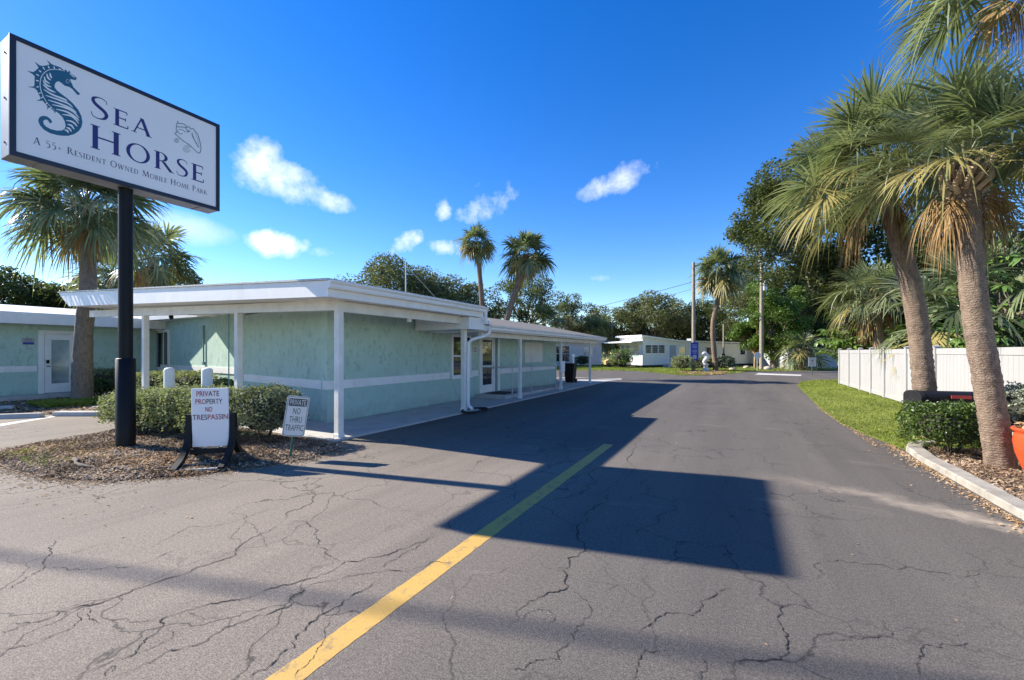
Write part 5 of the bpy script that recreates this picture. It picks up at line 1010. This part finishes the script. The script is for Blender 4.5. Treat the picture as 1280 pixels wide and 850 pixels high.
# ================================================================== broadleaf trees
tree('oak_tree', 'broad oak rising behind the teal roof left of the pair of palms', ground_at(498, 47), 11.4, 6.6, 0.4, 84, 150, 0.27, M_OAKP, bot=0.3, clump=0.22)
tree('oak_tree', 'darker oak filling the gap behind the left palm of the pair', ground_at(572, 50), 9.8, 4.6, 0.35, 52, 130, 0.27, M_OAK, bot=0.3)
tree('oak_tree', 'open oak behind the right palm of the pair', ground_at(652, 54), 11.4, 4.8, 0.32, 38, 110, 0.26, M_OAK, bot=0.35, clump=0.22)
tree('oak_tree', 'thin crowned tree showing sky above the walkway roof', ground_at(712, 58), 9.6, 4.2, 0.26, 30, 90, 0.26, M_OAKP, bot=0.35, clump=0.2)
tree('oak_tree', 'spreading oak with a bare slanting limb behind the white mobile home', ground_at(818, 60), 10.2, 5.4, 0.38, 60, 130, 0.3, M_OAKP, bot=0.3, clump=0.22)
tree('oak_tree', 'dark oak behind the blue sign pole', ground_at(872, 62), 9.4, 5.4, 0.35, 60, 140, 0.3, M_OAK, bot=0.2)
tree('pine_tree', 'slim conifer tip left of the spreading oak', ground_at(797, 70), 10.2, 1.5, 0.2, 16, 80, 0.28, M_DARKL, bot=0.3)
tree('oak_tree', 'tall loose tree with sky gaps behind the utility pole at right', ground_at(968, 46), 14.4, 5.2, 0.36, 60, 110, 0.25, M_OAKP, bot=0.3, clump=0.2)
tree('ficus_tree', 'dense green tree right of the utility pole', ground_at(966, 41), 8.3, 3.1, 0.28, 56, 170, 0.22, M_BRIGHT, bot=0.12, clump=0.28)
tree('ficus_tree', 'dark dense tree behind the small shaggy palm', ground_at(1005, 44), 10.4, 4.0, 0.3, 46, 160, 0.25, M_DARKL, bot=0.1, clump=0.28)
tree('small_tree', 'small tree with a leaning orange trunk beside the round white sign', ground_at(944, 41.5), 4.9, 1.9, 0.11, 26, 150, 0.2, M_BRIGHT, bot=0.38, clump=0.3, bark=M_BARKO)
tree('oak_tree', 'tall dark oak showing left of the big palm crowns', ground_at(1085, 23), 12.6, 3.4, 0.3, 90, 150, 0.18, M_OAK, bot=0.4, clump=0.22, lean=(-3.0, -1.6))
tree('oak_tree', 'grey green oak behind the tall umbrella tree', ground_at(1040, 49), 13.8, 5.0, 0.35, 50, 150, 0.25, M_OAKP, bot=0.15, clump=0.25)
tree('oak_tree', 'dense dark tree behind the fence and the leaning palm', ground_at(1140, 22), 8.9, 3.9, 0.4, 60, 170, 0.24, M_OAK, bot=0.08, clump=0.26)
tree('oak_tree', 'dark shady tree behind the nearest palm trunk', ground_at(1225, 19), 8.2, 3.4, 0.35, 60, 170, 0.19, M_DARKL, bot=0.05, clump=0.27)
tree('oak_tree', 'dark tree closing the right edge behind the umbrella trees', ground_at(1330, 17.5), 8.0, 3.2, 0.35, 50, 160, 0.2, M_OAK, bot=0.05, clump=0.27)
tree('oak_tree', 'dark bushy tree at the left edge beyond the office roof', ground_at(22, 33), 8.4, 4.0, 0.35, 46, 150, 0.26, M_DARKL, bot=0.1, clump=0.26)
tree('oak_tree', 'dark tree just left of the bushy left palm', ground_at(84, 35), 7.7, 3.8, 0.35, 46, 150, 0.26, M_OAK, bot=0.1, clump=0.26)
tree('oak_tree', 'thin tree behind the orange skirted palm at left', ground_at(222, 34), 8.6, 3.6, 0.25, 40, 130, 0.24, M_OAK, bot=0.2, clump=0.22)
tree('oak_tree', 'pale tree between the two left background palms', ground_at(160, 40), 9.6, 4.4, 0.28, 44, 120, 0.26, M_OAKP, bot=0.2, clump=0.24)
tree('oak_tree', 'mid green tree behind the white home right of the island palm', ground_at(926, 56), 9.6, 4.2, 0.3, 50, 140, 0.27, M_OAK, bot=0.15, clump=0.25)
tree('oak_tree', 'round tree filling the gap left of the spreading oak', ground_at(742, 64), 8.0, 4.4, 0.3, 40, 130, 0.3, M_OAKP, bot=0.15, clump=0.25)
tree('oak_tree', 'lower pale tree behind the awning of the white home', ground_at(778, 66), 8.4, 4.2, 0.3, 40, 130, 0.3, M_OAKP, bot=0.15, clump=0.25)
tl = MB(); C = []
for a in np.linspace(-78, 42, 260):
    d = np.array([math.sin(R(a)), math.cos(R(a))]); r_ = rng.uniform(84, 105); h_ = rng.uniform(3.5, 7.5); k = 90
    q = rand_dirs(k) * rng.uniform(0.3, 1, (k, 1)) ** 0.5; C.append(np.c_[d[0] * r_ + q[:, 0] * 3.2, d[1] * r_ + q[:, 1] * 3.2, h_ * 0.5 + q[:, 2] * h_ * 0.5])
leaves(tl, np.concatenate(C), 0.6); tl.build('far_treeline', M_OAKP, kind='stuff')

# ================================================================== far side of the park
FARL = [G(640, 462.5), G(690, 463), G(770, 463.2), G(800, 464.2), G(850, 469.2), G(880, 469.4), G(915, 467), G(935, 464.4), G(1000, 463.6), G(1110, 461.5), np.array([60, 60, 0]), np.array([60, 140, 0]), np.array([-90, 140, 0]), np.array([-60, 50, 0])]
m = MB(); sheet(m, FARL, 0.014); m.build('verge', M_LAWN, kind='structure')
grass_on(FARL, 90000, -25, 22, 30, 50, 0.07, 0.012, 'verge_grass', True, 0.014)
IS = [G(x, y) for x, y in ((846, 466.6), (860, 468.8), (885, 469.2), (905, 467.8), (912, 465.2), (898, 463.6), (868, 463.4), (850, 464.6))]
m = MB(); sheet(m, IS, 0.03); m.build('mulch_island', M_MULCH, kind='structure'); chips(IS, 8000, 0.03, 0.05, 'island_chips', [M_CHIP, M_CHIPO], 0.7)
A = G(803, 459.6)[:2]; Bq = ground_at(932, 50)[:2]; ad = (Bq - A) / np.linalg.norm(Bq - A); bd_ = np.array([-ad[1], ad[0]])
mh = thing('mobile_home', 'long white mobile home with a low roof across the far road', 'mobile home', (*A, 0))
def local(u, v): return A + ad * u + bd_ * v
def lbox(m, u0, u1, v0, v1, z0, z1, mat=0):
    P = [local(u, v) for u, v in ((u0, v0), (u1, v0), (u1, v1), (u0, v1))]; m.add([(*p, z0) for p in P] + [(*p, z1) for p in P], BOXF, mat)
m = MB(); pr = [(0, 0.25), (15.6, 0.25), (15.6, 2.5), (4.6, 2.72), (0, 3.15)]; prism(m, pr, (*A, 0), (*ad, 0), (0, 0, 1), (*bd_, 0), 3.6); lbox(m, 15.6, 22, 0.3, 3.6, 0.25, 2.5); m.build('wall', M_SIDEW, mh)
m = MB(); lbox(m, -0.05, 22, 0.1, 3.5, -0.05, 0.25); m.build('skirting', M_BPLAST, mh)
m = MB(); prism(m, [(-0.35, 3.17), (4.6, 2.72), (22.2, 2.5), (22.2, 2.62), (4.6, 2.86), (-0.35, 3.34)], (*(A - bd_ * 0.3), 0), (*ad, 0), (0, 0, 1), (*bd_, 0), 4.2); m.build('roof', M_WHITE, mh)
m = MB(); prism(m, [(-1.5, 2.55), (-0.02, 2.68), (-0.02, 2.78), (-1.5, 2.66)], (*(A - bd_ * 0.1), 0), (*ad, 0), (0, 0, 1), (*bd_, 0), 4.6); m.build('awning', M_WHITE, mh)
hit = lambda x: line_hit(x, A, Bq)
window(mh, hit(806.5), hit(830.5), 1.5, 2.3, 'grid', 0.09, M_GLASS, M_WHITE, False); window(mh, hit(849), hit(857), 1.45, 2.15, None, 0.07, M_GLASS, M_WHITE, False); window(mh, hit(881), hit(892), 1.3, 2.1, None, 0.06, M_GLASS, M_WHITE, False); window(mh, hit(925), hit(931), 1.3, 2.1, None, 0.06, M_GLASS, M_WHITE, False)
window(mh, local(-0.002, 3.3), local(-0.002, 0.4), 1.05, 2.3, 'grid', 0.08, M_GLASS2, M_WHITE, False)
m = MB(); u_ = (hit(841) - A) @ ad; P = [local(u_ - 0.45, -0.03), local(u_ + 0.45, -0.03), local(u_ + 0.45, 0.05), local(u_ - 0.45, 0.05)]; m.add([(*p, 0.4) for p in P] + [(*p, 2.3) for p in P], BOXF); m.build('door', M_SIDEG, mh)
m = MB(); lbox(m, 8.0, 8.4, 1.2, 1.8, 2.6, 3.1); m.build('roof_vent', M_ALU, mh)
rr_ = thing('ramp_railing', 'white railed steps in front of the mobile home door', 'railing', (*local(3.2, -1.3), 0))
m = MB()
for z in (0.55, 0.95): tube(m, [(*local(2.4, -1.2), z), (*local(5.6, -1.2), z)], 0.035, 6)
for u in (2.4, 3.5, 4.6, 5.6): tube(m, [(*local(u, -1.2), 0), (*local(u, -1.2), 0.98)], 0.035, 6)
m.build('rail', M_WHITE, rr_)
m = MB(); lbox(m, 2.6, 5.5, -1.1, -0.1, 0.0, 0.32); m.build('steps', M_CONC, rr_)
def home(name, label, x0, x1, D0, D1, ztop, mat, roofm, wins, rake=0.35):
    a, b = ground_at(x0, D0)[:2], ground_at(x1, D1)[:2]; d = (b - a) / np.linalg.norm(b - a); L = np.linalg.norm(b - a); nn = np.array([-d[1], d[0]]); o = thing(name, label, 'mobile home', (*a, 0))
    m = MB(); P = [a, b, b + nn * 5, a + nn * 5]; m.add([(*p, 0) for p in P] + [(*p, ztop) for p in P], BOXF); m.build('wall', mat, o)
    m = MB(); prism(m, [(-0.5, ztop), (5.5, ztop), (5.5, ztop + 0.12), (2.5, ztop + rake + 0.12), (-0.5, ztop + 0.12)], (*(a - d * 0.3), 0), (*nn, 0), (0, 0, 1), (*d, 0), L + 0.6); m.build('roof', roofm, o)
    for u0, u1, z0, z1, gl in wins: window(o, a + d * L * u0, a + d * L * u1, z0, z1, 'h', 0.07, gl, M_WHITE, False)
    return o
home('mobile_home', 'small pale pink mobile home seen under the walkway roof', 690, 752, 50, 54, 2.75, M_PINK, M_WHITE, ((0.02, 0.33, 0.5, 2.3, M_GLASS), (0.62, 0.82, 1.2, 2.2, M_GLASS2)))
home('mobile_home', 'grey sided mobile home beside the fence corner', 985, 1047, 44, 44, 2.3, M_SIDEG, M_WHITE, ((0.1, 0.25, 1.0, 1.9, M_GLASS),))
m = MB(); p = ground_at(717, 44); box(m, p[0] - 0.06, p[0] + 0.06, p[1] - 0.06, p[1] + 0.06, 0, 1.1); box(m, p[0] - 0.1, p[0] + 0.1, p[1] - 0.2, p[1] + 0.2, 1.1, 1.35); tag(m.build('letter_box', M_WHITE), 'white letter box on a post on the grass by the pink home', 'letter box')
for x, y, D, h_, mt, lab, rx in ((728, 457, 49, 1.1, M_DARKL, 'dark shrub in front of the pink home', 0.9), (777, 458, 43.2, 1.9, M_BRIGHT, 'tall bright green shrub at the corner of the white home', 1.1), (853, 464, 35.4, 1.3, M_HEDGE, 'rounded pale shrub left of the blue sign pole', 0.85), (874, 463, 36.6, 1.15, M_HEDGED, 'rounded shrub between the blue sign pole and the statue', 0.6), (886, 463, 37.2, 1.2, M_HEDGE, 'rounded shrub behind the white statue', 0.55), (905, 463, 36.2, 1.25, M_HEDGED, 'greyish rounded shrub right of the island palm', 0.85)):
    shrub('round_shrub', lab, ground_at(x, D), rx, rx, h_, 0.13, 1500, mt, 'rounded shrubs on the far side', 0.35)
# utility cart
cp = ground_at(769, 44.5); ct = thing('utility_cart', 'small tan and black utility cart parked beside the white mobile home', 'cart', cp); cx = RV * np.array([1, 1, 0]); cy = FV * np.array([1, 1, 0])
m = MB(); prism(m, [(-1.1, 0.3), (-0.25, 0.3), (-0.2, 0.75), (-0.75, 0.85), (-1.1, 0.65)], cp - cy * 0.55, cx, (0, 0, 1), cy, 1.1); m.build('cowl', M_TAN, ct)
m = MB(); prism(m, [(-0.25, 0.3), (1.05, 0.3), (1.05, 0.6), (0.15, 0.6), (-0.2, 0.45)], cp - cy * 0.5, cx, (0, 0, 1), cy, 1.0); frame_box(m, cp + cx * 0.4 + [0, 0, 0.7], cx, cy, (0, 0, 1), 0.5, 0.95, 0.16, 0, 0.03); frame_box(m, cp + cx * 0.62 + [0, 0, 1.05], cx, cy, (0, 0, 1), 0.12, 0.95, 0.55, 0, 0.03); m.build('seat', M_BPLAST, ct)
m = MB(); tube(m, [cp + cx * -0.3 + [0, 0, 0.75], cp + cx * -0.05 + [0, 0, 1.1]], 0.025, 6); tube(m, [cp + cx * -0.05 + [0.18 * math.cos(a), 0.18 * math.sin(a), 1.1 + 0.06 * math.cos(a)] for a in np.linspace(0, 6.28, 14)], 0.018, 5); m.build('steering_wheel', M_BPLAST, ct)
for s in (-0.75, 0.72):
    for v in (-0.55, 0.45): m = MB(); q = cp + cx * s + cy * v + np.array([0, 0, 0.24]); tube(m, [q, q + cy * 0.12], 0.24, 16); m.build('wheel', M_TYRE, ct)
# poles, wires, signs
def pole(label, x, D, ytop, r_=0.14, name='utility_pole'):
    p = ground_at(x, D); o = thing(name, label, 'pole', p, 'wooden poles by the far road'); h_ = EYE + (440 - ytop) * D / 535; m = MB(); tube(m, [p + [0, 0, -0.1], p + [0, 0, h_ * 0.5], p + [0, 0, h_]], [r_ * 1.15, r_, r_ * 0.8], 12); m.build('shaft', M_POLEW, o); return p, h_, o
p1, h1, po1 = pole('tall wooden pole carrying the blue sign on the mulch island', 867, 35.7, 328)
p2, h2, po2 = pole('tall bare wooden utility pole right of the round white sign', 952, 38.9, 318, 0.16)
p3, h3, po3 = pole('short service pole in front of the white home, right of the island palm', 904.5, 47, 405, 0.09)
m = MB(); tube(m, [p2 + [0.25, 0, h2 - 3.3], p2 + [0.25, 0, h2 - 2.4]], 0.2, 12); m.build('transformer', M_ALU, po2)
m = MB(); frame_box(m, p2 + np.array([0, 0, h2 - 0.6]), RV, FV, (0, 0, 1), 0.5, 0.1, 0.1); m.build('bracket', M_ALU, po2)
m = MB(); frame_box(m, p3 + np.array([0, -0.12, 1.1]), RV, FV, (0, 0, 1), 0.3, 0.16, 0.6); m.build('meter_box', M_BPLAST, po3)
m = MB(); q = p1 - FV * 0.19; frame_box(m, q + np.array([0, 0, 1.6 + 1.6 * 35.5 / 535 - 0.06]), RV, UV, -FV, 0.62, 1.5, 0.04); bs = thing('blue_sign', 'upright dark blue sign with white rows on the island pole', 'sign', q); pl_ = m.build('plate', M_BLUE, bs)
m = MB(); c = q + np.array([0, 0, 1.6 + 1.6 * 35.5 / 535 - 0.06]) - FV * 0.024
for z, w in ((0.55, 0.4), (0.42, 0.46), (0.30, 0.36), (0.1, 0.4), (-0.02, 0.44), (-0.14, 0.3)): frame_box(m, c + UV * z, RV, UV, -FV, w, 0.045, 0.004)
frame_box(m, c + UV * -0.45, RV, UV, -FV, 0.3, 0.3, 0.004); m.build('printed_rows', simple('faint blue white print', (0.42, 0.46, 0.62), 0.5, 0.1, 8), pl_)
rs = thing('round_sign', 'back of a round white sign on a thin post at the far junction', 'sign', ground_at(946.5, 36.4)); q = ground_at(946.5, 36.4)
m = MB(); tube(m, [q, q + [0, 0, 1.45]], 0.03, 8); m.build('post', M_ALU, rs); m = MB(); tube(m, [q + np.array([0, 0, 1.3]) - FV * 0.03, q + np.array([0, 0, 1.3]) - FV * 0.045], 0.29, 8 * 3); m.build('disc', M_SIGNW, rs)
ss = thing('small_sign', 'small white square sign on a green post at the lawn tip', 'sign', ground_at(1015, 29.5)); q = ground_at(1015, 29.5)
m = MB(); tube(m, [q + [0, 0, -0.05], q + [0, 0, 1.0]], 0.022, 8); m.build('post', M_GREENP, ss); m = MB(); frame_box(m, q + np.array([0, 0, 0.92]) - FV * 0.03, RV, UV, -FV, 0.54, 0.62, 0.008); pl_ = m.build('plate', M_SIGNW, ss)
m = MB(); c = q + np.array([0, 0, 0.97]) - FV * 0.036; frame_box(m, c + UV * 0.07, RV, UV, -FV, 0.2, 0.06, 0.003); frame_box(m, c, RV, UV, -FV, 0.06, 0.2, 0.0034); frame_box(m, c - UV * 0.2, RV, UV, -FV, 0.34, 0.03, 0.003); m.build('red_mark', simple('faded red print', (0.5, 0.22, 0.18), 0.6, 0.1, 8), pl_)
q = ground_at(882, 35.2); stt = thing('statue', 'white cast stone seahorse statue on a round pedestal beside the island palm', 'statue', q)
m = MB(); lathe(m, [(0.3, 0), (0.3, 0.12), (0.2, 0.2), (0.16, 0.35), (0.2, 0.48), (0.26, 0.55), (0.26, 0.62)], q, 16); m.build('pedestal', M_STATUE, stt)
m = MB(); tube(m, spline([q + RV * 0.12 + [0, 0, 0.7], q - RV * 0.1 + [0, 0, 0.66], q - RV * 0.12 + [0, 0, 0.85], q + RV * 0.1 + [0, 0, 1.1], q + RV * 0.08 + [0, 0, 1.35], q - RV * 0.04 + [0, 0, 1.52], q - RV * 0.16 + [0, 0, 1.48], q - RV * 0.28 + [0, 0, 1.4]], 4), np.interp(np.linspace(0, 1, 29), [0, 0.2, 0.45, 0.6, 0.75, 0.86, 1], [0.05, 0.1, 0.2, 0.17, 0.11, 0.12, 0.04]), 10); m.build('figure', M_STATUE, stt)
G3 = 'pale boulders along the far verge'
for x, D, s, lab in ((916, 37.5, 0.32, 'pale boulder at the end of the mulch island'), (933, 41.5, 0.3, 'low pale boulder under the leaning orange trunk'), (960, 38, 0.36, 'pale boulder just right of the tall utility pole'), (981, 39, 0.4, 'broad pale boulder between the pole and the shaggy palm'), (989, 38, 0.45, 'brownish boulder left of the shaggy palm'), (1012, 38.5, 0.4, 'flat pale boulder right of the shaggy palm')):
    q = ground_at(x, D); m = MB(); d = []; nn_, mm_ = 12, 7
    V = []
    for i in range(mm_):
        ph = math.pi * (i / (mm_ - 1) - 0.5)
        for k in range(nn_): a = 6.283 * k / nn_; r_ = s * rng.uniform(0.85, 1.12); V.append(q + np.array([math.cos(ph) * math.cos(a) * r_, math.cos(ph) * math.sin(a) * r_ * 0.8, s * 0.35 + math.sin(ph) * r_ * 0.6]))
    m.add(V, [(i * nn_ + k, i * nn_ + (k + 1) % nn_, (i + 1) * nn_ + (k + 1) % nn_, (i + 1) * nn_ + k) for i in range(mm_ - 1) for k in range(nn_)], 0, True); tag(m.build('boulder', M_ROCK), lab, 'rock', G3)
def wire(label, a, b, sag, r_=0.014, k=24):
    a, b = np.asarray(a, float), np.asarray(b, float); P = [a + (b - a) * t - np.array([0, 0, 4 * sag * t * (1 - t)]) for t in np.linspace(0, 1, k)]; m = MB(); tube(m, P, r_, 5); tag(m.build('overhead_wire', M_WIRE), label, 'wire', 'overhead wires')
T2 = p2 + [0, 0, h2 - 2.2]
wire('black service wire rising from the utility pole past the big palm crowns', T2 + [0, 0, -0.6], (9.2, -14, 9.5), 1.5, 0.02, 40)
wire('second thin wire rising beside the first to the top right corner', T2 + [0, 0, 0.6], (9.9, -14, 9.9), 1.2, 0.012, 40)
wire('thin wire sagging from the utility pole down to the short service pole', T2, p3 + [0, 0, h3 - 0.1], 0.4, 0.016)
wire('lower thin wire from the utility pole to the short service pole', T2 + [0, 0, -0.5], p3 + [0, 0, h3 - 0.4], 0.5, 0.014)
wire('long thin wire crossing the sky from the island pole to the left', p1 + [0, 0, h1 - 1.6], dep(560, 415, 75), 0.8, 0.022)
wire('faint wire just below the long sky wire', p1 + [0, 0, h1 - 2.2], dep(555, 420, 75), 0.9, 0.014)
m = MB(); q = dep(765, 440, 60); q[2] = 0; tube(m, [q, q + [0, 0, 8.0]], 0.03, 6); frame_box(m, q + np.array([0, 0, 7.9]), RV, FV, (0, 0, 1), 1.4, 0.03, 0.03); frame_box(m, q + np.array([0, 0, 7.5]), RV, FV, (0, 0, 1), 0.9, 0.03, 0.03); tag(m.build('television_aerial', M_ALU), 'thin television aerial mast above the far home', 'aerial')
# street cable behind the camera whose shadow crosses the asphalt in front
SD = np.array([0.9832, 0.1825]); EL = R(32.8); zc = 13.0; off = SD * zc / math.tan(EL)
a, b = np.array([-5.07, 1.1]) - off, np.array([0.28, 2.58]) - off; d = (b - a) / np.linalg.norm(b - a)
wire('thick bundled street cable above the road in front', (*(a - d * 26), zc + 0.3), (*(b + d * 40), zc + 0.3), 0.6, 0.042, 40)

# ================================================================== light, sky, camera
sun = bpy.data.lights.new('sun', 'SUN'); sun.energy = SUN_E; sun.angle = R(0.55); sun.color = (1.0, 0.93, 0.82)
so = bpy.data.objects.new('sun', sun); COL.objects.link(so); dv = Vector((SD[0] * math.cos(EL), SD[1] * math.cos(EL), -math.sin(EL))); so.rotation_euler = dv.to_track_quat('-Z', 'Y').to_euler()
W = bpy.data.worlds.new('World'); S.world = W; W.use_nodes = True; nt = W.node_tree; bg = nt.nodes['Background']
sky = nt.nodes.new('ShaderNodeTexSky'); sky.sky_type = 'NISHITA'; sky.sun_disc = False; sky.sun_elevation = EL; sky.sun_rotation = math.atan2(-SD[0], -SD[1]); sky.altitude = 0; sky.air_density = 1.0; sky.dust_density = 0.05; sky.ozone_density = 3.0
hs = nt.nodes.new('ShaderNodeHueSaturation'); hs.inputs['Saturation'].default_value = SKY_SAT; hs.inputs['Hue'].default_value = SKY_HUE; hs.inputs['Value'].default_value = 1.0; nt.links.new(sky.outputs[0], hs.inputs['Color'])
tc = nt.nodes.new('ShaderNodeTexCoord'); V0 = tc.outputs['Generated']
def vdot(v, c):
    n = nt.nodes.new('ShaderNodeVectorMath'); n.operation = 'DOT_PRODUCT'; nt.links.new(v, n.inputs[0]); n.inputs[1].default_value = tuple(float(q) for q in c); return n.outputs['Value']
def mth(op, a, b=None, c=None, clamp=False):
    n = nt.nodes.new('ShaderNodeMath'); n.operation = op; n.use_clamp = clamp
    for i, v in enumerate((a, b, c)):
        if v is None: continue
        if isinstance(v, (int, float)): n.inputs[i].default_value = v
        else: nt.links.new(v, n.inputs[i])
    return n.outputs[0]
nz = nt.nodes.new('ShaderNodeTexNoise'); nz.inputs['Scale'].default_value = 11; nz.inputs['Detail'].default_value = 9; nz.inputs['Roughness'].default_value = 0.62; nt.links.new(V0, nz.inputs['Vector'])
nz2 = nt.nodes.new('ShaderNodeTexNoise'); nz2.inputs['Scale'].default_value = 24; nz2.inputs['Detail'].default_value = 6; nz2.inputs['Roughness'].default_value = 0.6; nt.links.new(V0, nz2.inputs['Vector'])
tot = None; shade = None
for x, y, w, h_, rot, k, amp in ((356, 226, 72, 30, -0.30, 1.0, 1.5), (326, 208, 34, 36, 0, 1.0, 1.5), (372, 236, 52, 26, -0.3, 1.0, 1.4), (410, 248, 40, 15, -0.35, 0.9, 1.7), (604, 256, 42, 24, 0.2, 0.6, 2.8), (553, 262, 16, 16, 0.9, 0.6, 3.6), (768, 228, 64, 17, 0.35, 0.65, 2.4), (790, 216, 32, 16, 0.2, 0.55, 2.2), (348, 306, 42, 18, -0.1, 0.95, 2.4), (238, 287, 60, 26, -0.25, 1.0, 0.5), (222, 283, 40, 20, -0.1, 1.0, 0.5), (508, 302, 26, 12, 0.4, 0.6, 3.4), (560, 309, 30, 10, -0.1, 0.6, 3.2), (406, 315, 26, 9, 0, 0.6, 2.2), (751, 348, 18, 6, 0, 0.55, 2.6)):
    dr_ = ray(x, y); Ln = np.linalg.norm(dr_); c = dr_ / Ln; e1 = RV - c * (RV @ c); e1 /= np.linalg.norm(e1); e2 = np.cross(e1, c); e2 = e2 if e2[2] > 0 else -e2
    f1 = e1 * math.cos(rot) + e2 * math.sin(rot); f2_ = -e1 * math.sin(rot) + e2 * math.cos(rot); s = 1 / (535 * Ln) * 1.0
    u = mth('MULTIPLY', vdot(V0, f1), 1 / (w * s)); v = mth('MULTIPLY', vdot(V0, f2_), 1 / (h_ * s))
    r2 = mth('ADD', mth('MULTIPLY', u, u), mth('MULTIPLY', v, v))
    front = mth('GREATER_THAN', vdot(V0, c), 0.5)
    dn = mth('MULTIPLY_ADD', mth('SUBTRACT', nz.outputs['Fac'], 0.5), amp * 2.1, mth('MULTIPLY_ADD', mth('SUBTRACT', nz2.outputs['Fac'], 0.5), amp * 0.7, mth('SUBTRACT', 0.75, r2)))
    a_ = mth('MULTIPLY', mth('MULTIPLY', mth('MULTIPLY_ADD', dn, 0.62, 0.0, True), k), front)
    sh_ = mth('MULTIPLY', a_, mth('MULTIPLY_ADD', v, 0.3, 0.55, True))
    tot = a_ if tot is None else mth('MAXIMUM', tot, a_); shade = sh_ if shade is None else mth('MAXIMUM', shade, sh_)
rp = nt.nodes.new('ShaderNodeValToRGB'); nt.links.new(shade, rp.inputs[0]); rp.color_ramp.elements[0].color = (CL * 0.62, CL * 0.66, CL * 0.75, 1); rp.color_ramp.elements[1].color = (CL, CL, CL * 1.0, 1); rp.color_ramp.elements[1].position = 0.6
mx = nt.nodes.new('ShaderNodeMix'); mx.data_type = 'RGBA'; nt.links.new(tot, mx.inputs[0]); nt.links.new(hs.outputs[0], mx.inputs[6]); nt.links.new(rp.outputs[0], mx.inputs[7]); nt.links.new(mx.outputs[2], bg.inputs['Color']); bg.inputs['Strength'].default_value = SKY_E

cam = bpy.data.cameras.new('camera'); co = bpy.data.objects.new('camera', cam); COL.objects.link(co)
co.location = (0, 0, EYE); co.rotation_euler = (R(90), 0, PSI); cam.sensor_width = 36; cam.lens = F / 1280 * 36; cam.shift_y = -(440 - 425) / 1280 * -1; cam.clip_end = 1500; cam.clip_start = 0.05
S.camera = co
S.view_settings.view_transform = 'Standard'; S.view_settings.look = 'None'; S.view_settings.exposure = EXPO; S.view_settings.gamma = 1
S.cycles.max_bounces = 6; S.cycles.diffuse_bounces = 3; S.cycles.transparent_max_bounces = 8
